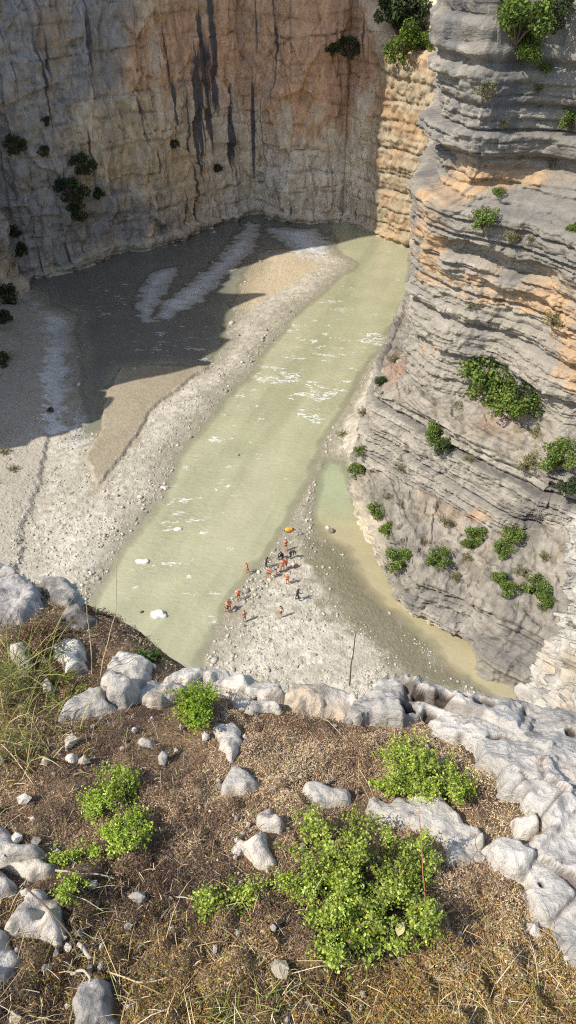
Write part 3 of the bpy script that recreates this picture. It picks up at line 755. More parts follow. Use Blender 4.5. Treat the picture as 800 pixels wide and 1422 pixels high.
ledge_rock('boulder', [(76, 1012), (92, 988), (145, 966), (158, 985), (182, 988), (132, 997), (105, 1003)], 0.09, 'long low grey rock at the foot of the tallest boulder', seed=3)
ledge_rock('boulder', [(80, 902), (98, 898), (121, 914), (119, 940), (100, 948), (82, 932)], 0.15, 'rounded white boulder beside the thin dry stalks', tone=(202, 196, 186), seed=4, edge=0.07)
ledge_rock('boulder', [(226, 952), (240, 938), (265, 926), (300, 927), (340, 934), (385, 949), (397, 962), (370, 968), (340, 958), (310, 948), (280, 948), (250, 955)], 0.09, 'long narrow pale rock forming the ledge rim above the gravel bar', seed=5)
ledge_rock('boulder', [(392, 962), (410, 946), (450, 948), (492, 956), (500, 975), (476, 986), (440, 978), (405, 976)], 0.09, 'flat pale slab on the rim where the dark stalk stands', seed=25)
ledge_rock('boulder', [(188, 965), (206, 952), (236, 948), (262, 952), (258, 972), (228, 985), (205, 984)], 0.08, 'broad pale slab between the tallest boulder and the small green shrub', seed=26)
ledge_rock('boulder', [(320, 960), (352, 966), (392, 972), (398, 985), (360, 984), (325, 978)], 0.05, 'thin half buried slab under the long narrow rim rock', seed=27)
ledge_rock('boulder', [(293, 1008), (331, 1004), (334, 1050), (320, 1064), (306, 1040)], 0.05, 'flat white rock below the small bright green shrub', tone=(204, 200, 192), seed=6)
ledge_rock('boulder', [(304, 1087), (325, 1066), (346, 1078), (358, 1096), (330, 1104), (308, 1103)], 0.07, 'grey wedge shaped rock just below the flat white rock', seed=7)
ledge_rock('boulder', [(355, 1137), (375, 1121), (395, 1150), (391, 1162), (358, 1158)], 0.08, 'small pointed white rock above the largest green shrub', tone=(206, 200, 190), seed=8)
ledge_rock('boulder', [(328, 1176), (350, 1167), (372, 1157), (380, 1190), (388, 1202), (360, 1210), (342, 1194)], 0.06, 'cream rock half under the left side of the largest green shrub', tone=(204, 196, 184), seed=9)
ledge_rock('boulder', [(418, 1099), (435, 1089), (465, 1093), (490, 1096), (492, 1113), (470, 1116), (438, 1122)], 0.05, 'low grey rock in brown scrub above the largest shrub', seed=10)
ledge_rock('boulder', [(495, 1124), (504, 1099), (520, 1091), (541, 1112), (580, 1098), (612, 1108), (642, 1134), (668, 1165), (674, 1192), (650, 1204), (618, 1215), (606, 1170), (570, 1152), (530, 1142)], 0.09, 'grey rock wedged between the largest shrub and the outcrop', seed=11, cracks=.6)
ledge_rock('boulder', [(-40, 1158), (15, 1159), (30, 1178), (62, 1191), (67, 1201), (40, 1206), (-40, 1209)], 0.08, 'split striped rock at the top of the pile on the left margin', seed=12, cracks=1)
ledge_rock('boulder', [(-40, 1211), (14, 1222), (36, 1238), (30, 1253), (-40, 1260)], 0.09, 'flat grey rock in the left pile under the split striped rock', seed=13)
ledge_rock('boulder', [(8, 1298), (25, 1262), (55, 1246), (80, 1251), (97, 1297), (85, 1314), (50, 1309), (25, 1302)], 0.10, 'large pale triangular rock in the middle of the left pile', tone=(200, 194, 184), seed=14)
ledge_rock('boulder', [(-60, 1297), (16, 1302), (28, 1332), (25, 1368), (-60, 1392)], 0.12, 'smooth white rock cut by the left margin of the view', tone=(204, 200, 194), seed=15)
ledge_rock('boulder', [(99, 1369), (130, 1361), (156, 1371), (166, 1397), (178, 1440), (112, 1440), (106, 1394)], 0.11, 'pale rock lowest in the view, beside bleached sticks', seed=16)
ledge_rock('boulder', [(14, 1209), (50, 1202), (82, 1210), (76, 1222), (44, 1237)], 0.06, 'small cream rock beside the white dead twig', tone=(206, 198, 184), seed=17)
ledge_rock('boulder', [(84, 1045), (95, 1036), (113, 1057), (100, 1064)], 0.04, 'tiny white rock alone in scrub above the leggy green shrub', tone=(204, 198, 188), seed=18)
ledge_rock('boulder', [(188, 1032), (202, 1027), (217, 1029), (214, 1038), (195, 1042)], 0.03, 'tiny flat grey rock left of the flat white rock', seed=19)
ledge_rock('boulder', [(-60, 778), (0, 782), (30, 795), (50, 822), (66, 846), (55, 862), (30, 874), (-60, 880)], 0.10, 'big blue grey boulder overhanging the gorge at upper left', tone=(168, 166, 164), seed=20, edge=0.2, step=0.010, cracks=.8)
ledge_rock('boulder', [(62, 806), (96, 812), (112, 834), (96, 848), (68, 842)], 0.04, 'dark boulder beside the big blue grey boulder', tone=(84, 80, 76), seed=21, edge=0.1, step=0.010)
ledge_rock('boulder', [(84, 856), (112, 850), (138, 864), (128, 886), (98, 884)], 0.05, 'dark grey boulder behind the rounded white boulder', tone=(98, 94, 88), seed=22, edge=0.1, step=0.010)
ledge_rock('boulder', [(22, 916), (46, 914), (52, 938), (30, 944)], 0.12, 'small pale rock standing in the tall green grass', seed=23, edge=0.06)
ledge_rock('boulder', [(710, 1150), (732, 1147), (742, 1164), (728, 1178), (712, 1172)], 0.10, 'round white stone lodged in the crack of the outcrop', tone=(210, 204, 194), seed=24)

def ico_dirs():
    t = (1 + 5 ** .5) / 2
    v = unit(np.array([(-1, t, 0), (1, t, 0), (-1, -t, 0), (1, -t, 0), (0, -1, t), (0, 1, t), (0, -1, -t), (0, 1, -t), (t, 0, -1), (t, 0, 1), (-t, 0, -1), (-t, 0, 1)], float))
    f = np.array([(0, 11, 5), (0, 5, 1), (0, 1, 7), (0, 7, 10), (0, 10, 11), (1, 5, 9), (5, 11, 4), (11, 10, 2), (10, 7, 6), (7, 1, 8), (3, 9, 4), (3, 4, 2), (3, 2, 6), (3, 6, 8), (3, 8, 9), (4, 9, 5), (2, 4, 11), (6, 2, 10), (8, 6, 7), (9, 8, 1)])
    return v, f

# ---- dead scrub and straw: nobody could count it
def make_scrub():
    n = 640000
    px = RNG.uniform(-140, 940, n); py = RNG.uniform(760, 1500, n)
    p = fgp(px, py); x, y = p[:, 0].copy(), p[:, 1].copy()
    ey = edge_y(x); inside = y < ey - 0.012
    rk = np.full(n, -9.0)
    for poly in ROCKS: rk = np.maximum(rk, sdf(x, y, poly))
    P = np.stack([x, y, x * 0], -1)
    dens = sstep(-0.75, 0.05, fbm(P, 2.2, 4, 601))
    keep = inside & (rk < RNG.uniform(-0.02, 0.035, n) * (RNG.uniform(0, 1, n) < 0.5)) & (RNG.uniform(0, 1, n) < 0.35 + 0.65 * dens)
    x, y, px, py, P = x[keep], y[keep], px[keep], py[keep], P[keep]; n = len(x)
    w1, w2, wid = worley(P + 0.03 * fbm(P, 12.0, 2, 611)[..., None], (8.5, 8.5, 1), 612)
    mound = np.clip(0.004 + 0.13 * np.clip(0.62 - w1, 0, 1) * (0.25 + wid) + 0.02 * fbm(P, 3.0, 4, 602) + 0.03 * fbm(P, 18.0, 3, 603), 0.002, 0.12) * sstep(-0.012, 0.05, -rk[keep]) + 0.002
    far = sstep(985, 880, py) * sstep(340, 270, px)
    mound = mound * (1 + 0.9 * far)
    hh = mound * RNG.uniform(0, 1, n) ** 0.5
    C = np.stack([x, y, G(x, y) + hh - 0.10 * sstep(0.25, 0, edge_y(x) - y) ** 2], -1)
    N = unit(RNG.normal(size=(n, 3)) * 0.9 + np.array([0, -0.25, 0.6]))
    size = RNG.uniform(0.004, 0.011, n) * (1 + 0.5 * far)
    V, Q = leaf_quads(C, N, size, RNG.uniform(0.13, 0.38, n)[:, None], RNG, 0.5)
    pal = np.array([lin(86, 69, 57), lin(130, 106, 84), lin(172, 144, 112), lin(196, 170, 132), lin(140, 110, 82), lin(206, 184, 146), lin(116, 98, 86), lin(184, 160, 132)])
    tone = 0.7 * fbm(P, 1.6, 4, 605) + 0.9 * (wid - 0.5) + 0.5 * fbm(P, 9.0, 3, 609) + 0.30 * RNG.normal(size=n) - 0.05
    idx = np.clip(((tone + 1.0) / 2.0 * 8), 0, 7).astype(int)
    order = np.array([0, 6, 1, 4, 2, 7, 3, 5])
    c = pal[order[idx]]
    low = sstep(1200, 1420, py) * sstep(-0.2, 0.5, fbm(P, 2.5, 3, 607)); yl = (RNG.uniform(0, 1, n) < low * 0.55)
    c[yl] = lin(170, 136, 70) * RNG.uniform(0.7, 1.2, (yl.sum(), 1))
    gl = RNG.uniform(0, 1, n) < 0.035 + 0.12 * sstep(140, 20, px) * sstep(1120, 980, py) + 0.08 * low
    c[gl] = lin(120, 128, 58) * RNG.uniform(0.6, 1.2, (gl.sum(), 1))
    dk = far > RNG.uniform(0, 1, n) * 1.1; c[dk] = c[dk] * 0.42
    c = c * RNG.uniform(0.75, 1.25, (n, 1)) * 1.12
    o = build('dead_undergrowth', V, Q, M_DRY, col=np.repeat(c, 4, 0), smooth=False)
    tag(o, 'brown withered low scrub covering the soil of the ledge', 'undergrowth', kind='stuff')
    # chips of limestone
    n = 1300; px = RNG.uniform(-140, 940, n); py = RNG.uniform(900, 1480, n)
    p = fgp(px, py); x, y = p[:, 0], p[:, 1]
    rk = np.full(n, -9.0)
    for poly in ROCKS: rk = np.maximum(rk, sdf(x, y, poly))
    k = (y < edge_y(x) - 0.03) & (rk < 0.0) & (RNG.uniform(0, 1, n) < 0.15 + 0.8 * sstep(-0.10, 0, rk))
    x, y = x[k], y[k]; n = len(x); v, f = ico_dirs()
    R = 0.003 + 0.005 * RNG.gamma(1.2, .8, n); D = v[None] * (1 + RNG.uniform(-.35, .35, (n, 12, 1))) * (R[:, None] * RNG.uniform(.5, 1.2, (n, 3)))[:, None, :]
    V = D + np.stack([x, y, G(x, y) + 0.35 * R + 0.012], -1)[:, None, :]
    c = np.array([lin(206, 198, 184), lin(176, 168, 156), lin(190, 176, 152), lin(150, 140, 128)])[RNG.integers(0, 4, n)]
    o = build('stone_chips', V, (f[None] + 12 * np.arange(n)[:, None, None]).reshape(-1, 3), M_NEAR, col=np.repeat(c, 12, 0), smooth=False)
    tag(o, 'small pale limestone chips scattered through the scrub', 'stone chips', kind='stuff')
    # bare twigs of the dead clumps
    n = 26000; px = RNG.uniform(-140, 940, n); py = RNG.uniform(780, 1490, n)
    p = fgp(px, py); x, y = p[:, 0], p[:, 1]; rk = np.full(n, -9.0)
    for poly in ROCKS: rk = np.maximum(rk, sdf(x, y, poly))
    k = (y < edge_y(x) - 0.02) & (rk < 0.0); x, y = x[k], y[k]; n = len(x)
    P = np.stack([x, y, x * 0], -1); w1, w2, wid = worley(P + 0.03 * fbm(P, 12.0, 2, 611)[..., None], (8.5, 8.5, 1), 612)
    L = RNG.uniform(0.012, 0.05, n); d = unit(RNG.normal(size=(n, 3)) + np.array([0, 0, 0.7])); side = unit(np.cross(d, RNG.normal(size=(n, 3)))) * 0.0006
    b0 = np.stack([x, y, G(x, y) + 0.09 * np.clip(.62 - w1, 0, 1) * (.35 + wid) * RNG.uniform(.3, 1, n) - 0.10 * sstep(0.25, 0, edge_y(x) - y) ** 2], -1); tip = b0 + d * L[:, None]
    c = np.array([lin(196, 172, 136), lin(122, 98, 78), lin(212, 198, 172), lin(150, 112, 80)])[RNG.integers(0, 4, n)]
    o = build('dead_twigs', np.stack([b0 - side, b0 + side, tip + side * .4, tip - side * .4], 1).reshape(-1, 3), np.arange(4 * n).reshape(-1, 4), M_DRY, col=np.repeat(c, 4, 0), smooth=False)
    tag(o, 'fine bare twigs standing out of the withered scrub', 'twigs', kind='stuff')
    # straw
    n = 5000
    px = RNG.uniform(-120, 920, n); py = RNG.uniform(830, 1480, n)
    p = fgp(px, py); x, y = p[:, 0], p[:, 1]
    rk = np.full(n, -9.0)
    for poly in ROCKS: rk = np.maximum(rk, sdf(x, y, poly))
    prob = 0.2 + 0.7 * sstep(1200, 1400, py) + 0.6 * sstep(150, 20, px)
    k = (y < edge_y(x) - 0.02) & (rk < 0) & (RNG.uniform(0, 1, n) < prob)
    x, y = x[k], y[k]; n = len(x)
    L = 0.018 + 0.10 * RNG.uniform(0, 1, n) ** 3.5; a = RNG.uniform(0, 6.28, n); el = RNG.uniform(-0.25, 0.8, n)
    b0 = np.stack([x, y, G(x, y) + RNG.uniform(0.01, 0.05, n)], -1)
    d = np.stack([np.cos(a) * np.cos(el), np.sin(a) * np.cos(el), np.sin(el)], -1); side = unit(np.cross(d, RNG.normal(size=(n, 3)))) * 0.0008
    mid = b0 + d * (L * 0.55)[:, None] + np.array([0, 0, 1]) * (0.1 * L)[:, None]; tip = b0 + d * L[:, None] - np.array([0, 0, 1]) * (0.12 * L)[:, None]
    V = np.stack([b0 - side, b0 + side, mid + side, mid - side, mid - side, mid + side, tip + side * .3, tip - side * .3], 1).reshape(-1, 3)
    Q = np.arange(8 * n).reshape(-1, 4)
    c = np.array([lin(206, 182, 132), lin(176, 150, 104), lin(150, 152, 84), lin(222, 206, 166)])[RNG.integers(0, 4, n)]
    o = build('straw', V, Q, M_DRY, col=np.repeat(c, 8, 0), smooth=False)
    tag(o, 'fine bleached straw lying through the withered scrub', 'straw', kind='stuff')

make_scrub()

# ---- green shrubs on the ledge
def on_ray_up(px, py, h):
    """a point h above the ledge that appears at the pixel"""
    dx, dy, dz = ray(px, py)
    t = (58.35 + h - CAMZ) / (dz + GS * dy)
    return np.stack([dx * t, dy * t, CAMZ + dz * t], -1)

def ledge_shrub(name, ells, root, nstem, height, label, tones, leaf=0.0075, per=30, seed=1, dens=1.0):
    rng = np.random.default_rng(seed)
    wts = np.array([e[2] * e[3] for e in ells], float); wts /= wts.sum()
    rp = fgp(*root); rp = np.array([rp[0], rp[1], float(G(rp[0:1], rp[1:2])[0])])
    o = empty(name, rp, label, 'shrub', 'green shrubs growing on the ledge')
    subs = []
    for k in range(max(5, nstem // 7)):
        e = ells[rng.choice(len(ells), p=wts)]; r = math.sqrt(rng.uniform(0, 1)); a = rng.uniform(0, 2 * math.pi)
        subs.append((e, e[0] + e[2] * r * math.cos(a), e[1] + e[3] * r * math.sin(a), r, rng.uniform(0.5, 1.35), rng.uniform(0.75, 1.2)))
    paths, rad, tips, tone_i = [], [], [], []
    for s in range(nstem):
        e, sx, sy, r, hf, tf = subs[rng.integers(len(subs))]
        q = (sx + rng.normal(0, 0.75 * min(e[2], 24) / 2), sy + rng.normal(0, 0.65 * min(e[3], 24) / 2))
        h = height * (0.35 + 0.65 * math.sqrt(max(0, 1 - r * r))) * hf * rng.uniform(0.75, 1.1)
        tip = on_ray_up(q[0], q[1], h)
        er = fgp(e[0], e[1] + e[3] * 0.35); er = np.array([er[0], er[1], float(G0(er[0], er[1]))])
        st = er * 0.8 + rp * 0.2 + np.append(rng.normal(0, 0.012, 2), -0.01)
        mid = (st + tip) / 2 + rng.normal(0, 0.015, 3) + np.array([0, 0, 0.02])
        tt = np.linspace(0, 1, 6)[:, None]
        p = (1 - tt) ** 2 * st + 2 * tt * (1 - tt) * mid + tt ** 2 * tip
        paths.append(p - rp); rad.append(np.linspace(0.0022, 0.0006, 6))
        nb = rng.integers(2, 5)
        for b in range(nb):
            f = rng.uniform(0.55, 1.0); bp = p[int(f * 5)] + rng.normal(0, 0.006, 3)
            bt = bp + unit(rng.normal(size=3) * 0.8 + (tip - st) / np.linalg.norm(tip - st)) * rng.uniform(0.015, 0.04)
            tips.append((bp, bt))
        tone_i += [(s, tf * rng.uniform(0.8, 1.15))] * (nb + 2)
        tips.append((p[3], tip)); tips.append((p[4], tip + (tip - p[4]) * .6))
    V, Q = tubes(paths, rad, 4); build('stem', V, Q, M_BARK, o)
    C, N, TS = [], [], []
    for (b, t), ts in zip(tips, tone_i):
        k = rng.poisson(per * dens / 3.9)
        f = rng.uniform(0.15, 1.05, k)[:, None]
        TS.append(np.full(k, ts[1])); C.append(b + (t - b) * f + rng.normal(0, 0.0040, (k, 3)))
        N.append(unit(rng.normal(size=(k, 3)) * 0.7 + np.array([0, -.2, .8])))
    C = np.concatenate(C); N = np.concatenate(N); TS = np.concatenate(TS)
    V, Q = leaf_quads(C, N, rng.uniform(0.45, 1.3, len(C)) * leaf, 0.66, rng, 0.2)
    tn = np.array([lin(*t) for t in tones])
    c = tn[rng.integers(0, len(tn), len(C))] * (rng.uniform(0.8, 1.2, len(C)) * TS)[:, None]
    dead = rng.uniform(0, 1, len(C)) < 0.05; c[dead] = lin(150, 120, 82)
    build('foliage', V - rp, Q, M_LEAF, o, col=np.repeat(c, 4, 0), smooth=False)
    return o

GREENS = [(150, 168, 58), (174, 188, 72), (122, 146, 52), (192, 202, 100)]
LIME = [(150, 172, 52), (172, 190, 66), (124, 150, 50), (186, 202, 90)]
ledge_shrub('green_shrub', [(465, 1172, 95, 45), (425, 1212, 62, 48), (535, 1220, 85, 68), (500, 1250, 75, 58), (592, 1195, 30, 55), (460, 1290, 40, 45), (590, 1285, 28, 40), (520, 1310, 30, 25), (430, 1140, 40, 18), (545, 1150, 30, 25)],
            (500, 1270), 480, 0.15, 'largest green shrub, thick with tiny leaves in the middle of the ledge', GREENS, 0.0078, 36, 31)
ledge_shrub('green_shrub', [(570, 1055, 42, 30), (610, 1080, 35, 28), (545, 1045, 22, 22), (635, 1092, 18, 18)], (595, 1085), 190, 0.09, 'dense green shrub sitting against the grey outcrop below its pits', GREENS, 0.0078, 36, 32)
ledge_shrub('green_shrub', [(545, 1094, 17, 10), (560, 1100, 8, 8)], (547, 1100), 34, 0.04, 'small green tuft under the shrub against the outcrop', LIME, 0.0075, 30, 33)
ledge_shrub('green_shrub', [(155, 1085, 36, 26), (140, 1110, 30, 20), (190, 1135, 32, 30), (165, 1170, 28, 34), (185, 1155, 25, 25), (150, 1140, 25, 20), (95, 1195, 24, 14), (88, 1228, 12, 16), (120, 1180, 18, 10)],
            (170, 1175), 230, 0.10, 'leggy lime green shrub spreading on the left over brown scrub', LIME, 0.0075, 28, 34)
ledge_shrub('green_shrub', [(272, 972, 24, 24), (276, 995, 22, 14), (265, 958, 14, 8)], (274, 1002), 120, 0.10, 'small bright yellow green shrub beside the tallest boulder', [(140, 166, 44), (160, 184, 56), (118, 148, 42)], 0.0085, 34, 35)
ledge_shrub('green_shrub', [(340, 1240, 28, 18), (300, 1262, 22, 18), (355, 1225, 14, 14), (310, 1280, 25, 12), (285, 1250, 12, 12)], (330, 1262), 80, 0.06, 'sparse low green sprigs left of the largest shrub', GREENS, 0.0075, 26, 36)
ledge_shrub('green_shrub', [(205, 908, 16, 8)], (205, 916), 26, 0.05, 'dark green sprig in brown scrub behind the tallest boulder', [(70, 92, 36), (88, 110, 44)], 0.010, 26, 37)
ledge_shrub('green_shrub', [(95, 945, 30, 14), (110, 965, 14, 8), (60, 965, 26, 16)], (90, 958), 50, 0.07, 'ragged olive shrub below the rounded white boulder', [(110, 116, 50), (136, 134, 62)], 0.009, 24, 38)
ledge_shrub('dry_shrub', [(62, 875, 26, 22), (50, 890, 18, 18)], (60, 900), 150, 0.14, 'bare brown bush between the blue grey boulder and tall grass', [(112, 84, 60), (92, 66, 48), (140, 110, 80)], 0.008, 30, 39)

def grass_tuft(root, spread, n, L, label, tones, seed, lean=(0, 0), cat='grass tuft'):
    rng = np.random.default_rng(seed)
    rp = fgp(*root); rp = np.array([rp[0], rp[1], float(G(rp[0:1], rp[1:2])[0])])
    V = []; C = []
    tn = np.array([lin(*t) for t in tones])
    for k in range(n):
        b = np.array([rng.normal(0, spread), rng.normal(0, spread * 0.8), 0.0]); b[2] = -GS * b[1] - 0.01
        a = rng.uniform(0, 6.28); l = L * rng.uniform(0.5, 1.15); out = rng.uniform(0.1, 0.65)
        d = unit(np.array([math.cos(a) * out + lean[0], math.sin(a) * out + lean[1], 1.0]))
        side = unit(np.cross(d, rng.normal(size=3))) * rng.uniform(0.0011, 0.0022)
        pts = [b + d * l * f + np.array([math.cos(a), math.sin(a), -1.0]) * l * 0.28 * f * f for f in (0, .4, .75, 1.0)]
        w = (1, .9, .6, .1)
        for i in range(3):
            V += [pts[i] - side * w[i], pts[i] + side * w[i], pts[i + 1] + side * w[i + 1], pts[i + 1] - side * w[i + 1]]
        C += [tn[rng.integers(0, len(tn))] * rng.uniform(.8, 1.2)] * 12
    o = build('grass_tuft', np.array(V) + rp, np.arange(len(V)).reshape(-1, 4), M_LEAF, col=np.array(C), smooth=False, origin=rp)
    return tag(o, label, cat)
GT = [(132, 140, 66), (160, 160, 86), (108, 120, 56), (186, 176, 116)]
grass_tuft((18, 960), 0.07, 190, 0.30, 'tall yellow green grass below the big blue grey boulder', GT, 41)
grass_tuft((40, 1020), 0.09, 150, 0.20, 'shorter grass mixed with straw beneath the tall grass at left', GT + [(190, 166, 112)], 42)
grass_tuft((340, 1412), 0.05, 110, 0.11, 'short green grass at the bottom middle of the ledge', GT, 43)
grass_tuft((255, 1405), 0.05, 70, 0.10, 'thin yellowing grass beside the short green grass', GT + [(190, 166, 112)], 44)
grass_tuft((5, 1070), 0.05, 70, 0.14, 'pale straw coloured grass above the left rock pile', [(196, 172, 112), (170, 150, 92), (150, 150, 80)], 45)

def stick(name, pts, r0, r1, label, cat, mat, heads=None):
    """pts: (px, py, height above ledge)"""
    p = np.array([on_ray_up(a, b, h) for a, b, h in pts])
    t = np.linspace(0, len(p) - 1, 26); c = catmull(p, t) + 0.0025 * np.stack([fbm(np.stack([t * 1.3, t * 0, t * 0 + k], -1), 1.0, 3, 700 + k) for k in range(3)], -1)
    V, Q = tubes([c], [np.linspace(r0, r1, 26)], 6)
    org = p[0]
    o = build(name, V, Q, mat, origin=org); return tag(o, label, cat)
stick('dry_stalk', [(128, 945, 0), (126, 900, .16), (121, 860, .30), (119, 815, .46)], 0.0022, 0.0010, 'thin bleached upright stalk left of its taller forked neighbour', 'stalk', M_STRAW)
stick('dry_stalk', [(139, 945, 0), (143, 915, .12), (152, 880, .25), (160, 850, .36), (163, 775, .62)], 0.0024, 0.0009, 'tall curving dry stalk reaching over the river margin', 'stalk', M_STRAW)
stick('dry_stalk', [(486, 952, 0), (487, 925, .10), (491, 900, .19), (495, 875, .28)], 0.0028, 0.0014, 'dark brown stalk standing alone on the outcrop rim', 'stalk', M_BARK)
stick('dry_stalk', [(592, 1258, .10), (587, 1215, .17), (584, 1160, .22), (581, 1118, .26)], 0.0016, 0.0010, 'reddish dry stem rising through the largest shrub', 'stalk', plain_mat('red_stem', tuple(lin(150, 98, 66)), .8))
stick('dead_twig', [(78, 1208, .05), (100, 1212, .05), (130, 1214, .04), (158, 1219, .03)], 0.0030, 0.0012, 'white curved dead twig running from the small cream rock', 'twig', M_DEADWOOD)
stick('dead_twig', [(40, 1235, .07), (75, 1272, .08), (100, 1305, .07), (108, 1330, .05)], 0.0024, 0.0016, 'grey bent twig crossing the large triangular rock', 'twig', M_BARK)
stick('dead_stick', [(110, 1310, .04), (116, 1320, .045), (123, 1331, .04)], 0.0055, 0.0045, 'short thick bleached stick beside the triangular rock', 'stick', M_DEADWOOD)
stick('dead_stick', [(100, 1352, .03), (115, 1348, .05), (124, 1360, .05), (122, 1372, .03)], 0.0038, 0.002, 'knotted grey stick above the lowest pale rock', 'stick', M_DEADWOOD)
stick('dead_twig', [(150, 1348, .02), (190, 1364, .03), (225, 1360, .03), (255, 1350, .02)], 0.0018, 0.001, 'long straw coloured twig lying right of the lowest pale rock', 'twig', M_STRAW)
stick('dead_twig', [(245, 1245, .02), (262, 1248, .03), (290, 1253, .02)], 0.002, 0.001, 'short pale twig left of the sparse sprigs', 'twig', M_DEADWOOD)
stick('dead_twig', [(0, 1030, .02), (25, 1060, .05), (54, 1102, .02)], 0.002, 0.001, 'straight pale twig lying under the grass on the left', 'twig', M_STRAW)
stick('dead_twig', [(320, 1292, .02), (332, 1297, .025), (342, 1300, .02)], 0.0026, 0.0016, 'stubby pale twig below the sparse sprigs', 'twig', M_DEADWOOD)

def fallen_leaf():
    p = on_ray_up(556, 1290, 0.12)
    t = np.linspace(0, 1, 9); w = np.sin(np.pi * t ** 0.8) * 0.010
    a = np.array([0.35, 0.75, -0.1]); a /= np.linalg.norm(a); b = np.array([0.9, -0.4, 0.1]); b /= np.linalg.norm(b); nn = np.cross(b, a)
    V = []
    for k in range(9):
        m = p + a * (t[k] - .5) * 0.034
        V += [m - b * w[k] + nn * w[k] * .4, m, m + b * w[k] + nn * w[k] * .4]
    o = build('fallen_leaf', np.array(V), grid_faces(9, 3), M_DRY, col=np.tile(lin(196, 186, 128), (27, 1)), origin=p)
    tag(o, 'pale yellow fallen leaf caught on the largest shrub', 'leaf')
fallen_leaf()

# ================================================================== SHRUBS ON THE CLIFFS
bpy.context.view_layer.update()
DG = bpy.context.evaluated_depsgraph_get()
def hit(px, py, skip=1.0):
    """first canyon surface seen at the pixel, ignoring the near ledge"""
    d = Vector([float(v) for v in ray(px, py)]); L = d.length; d.normalize()
    o = Vector((0, 0, CAMZ)) + d * 26.0
    ok, loc, nor, idx, ob, mt = SC.ray_cast(DG, o, d)
    return (np.array(loc), np.array(nor)) if ok else (None, None)

def bush_mesh(seed, tones, n=1900, leaf=0.12):
    rng = np.random.default_rng(seed)
    K = 24
    cc = rng.normal(size=(K, 3)); cc = unit(cc) * rng.uniform(0.2, 1.0, (K, 1)) ** 0.8; cc[:, 2] = cc[:, 2] * 0.75 + 0.05
    rr = rng.uniform(0.10, 0.38, K)
    k = rng.choice(K, n, p=rr ** 2 / (rr ** 2).sum())
    d = unit(rng.normal(size=(n, 3)))
    C = cc[k] + d * rr[k][:, None] * (rng.uniform(0.35, 1.05, n) ** 0.6)[:, None]
    N = unit(d * 0.7 + rng.normal(size=(n, 3)) * 0.6 + np.array([0, 0, .4]))
    V, Q = leaf_quads(C, N, rng.uniform(0.6, 1.3, n) * leaf, 0.75, rng, 0.25)
    tn = np.array([lin(*t) for t in tones])
    c = tn[rng.integers(0, len(tn), n)] * rng.uniform(0.75, 1.25, (n, 1)) * (0.85 + 0.3 * rng.uniform(0, 1, K)[k])[:, None]
    paths = [np.array([[0, 0, -0.75], cc[j] * 0.4 + np.array([0, 0, -.3]), cc[j]]) for j in range(K)]
    sv, sq = tubes(paths, [np.array([0.045, 0.03, 0.01])] * K, 5)
    fo = build('foliage', V, Q, M_LEAF, col=np.repeat(c, 4, 0), smooth=False)
    st = build('stem', sv, sq, M_BARK)
    return fo, st
BG = [(92, 114, 44), (112, 132, 52), (76, 98, 42), (130, 142, 64)]
BD = [(66, 82, 46), (80, 94, 52), (54, 70, 42)]  # darker greens: shade put into the leaf colour, mainly for shaded bushes
BO = [(124, 122, 72), (140, 132, 84), (104, 108, 64)]
PROTO = {'g': [bush_mesh(s, BG) for s in (61, 62, 63)], 'd': [bush_mesh(s, BD) for s in (64, 65)], 'o': [bush_mesh(66, BO, 700), bush_mesh(67, BO, 700)]}
USED = set()
def cliff_bush(px, py, r, kind, label, squash=1.0, wide=1.0):
    p, nrm = hit(px, py)
    if p is None: return
    dep = p[1] * CP + (CAMZ - p[2]) * SP
    R = 1.12 * r * dep / F
    kinds = PROTO[kind]; j = (int(px) * 7 + int(py)) % len(kinds)
    o = empty('cliff_shrub', p + nrm * R * 0.35, label, 'shrub', 'wild shrubs rooted in the canyon rock', random.uniform(0, 6.28))
    o.scale = (R * wide, R * wide, R * squash)
    for src in kinds[j]:
        if src.name in USED: q = src.copy(); COL.objects.link(q)
        else: q = src; USED.add(src.name)
        q.parent = o
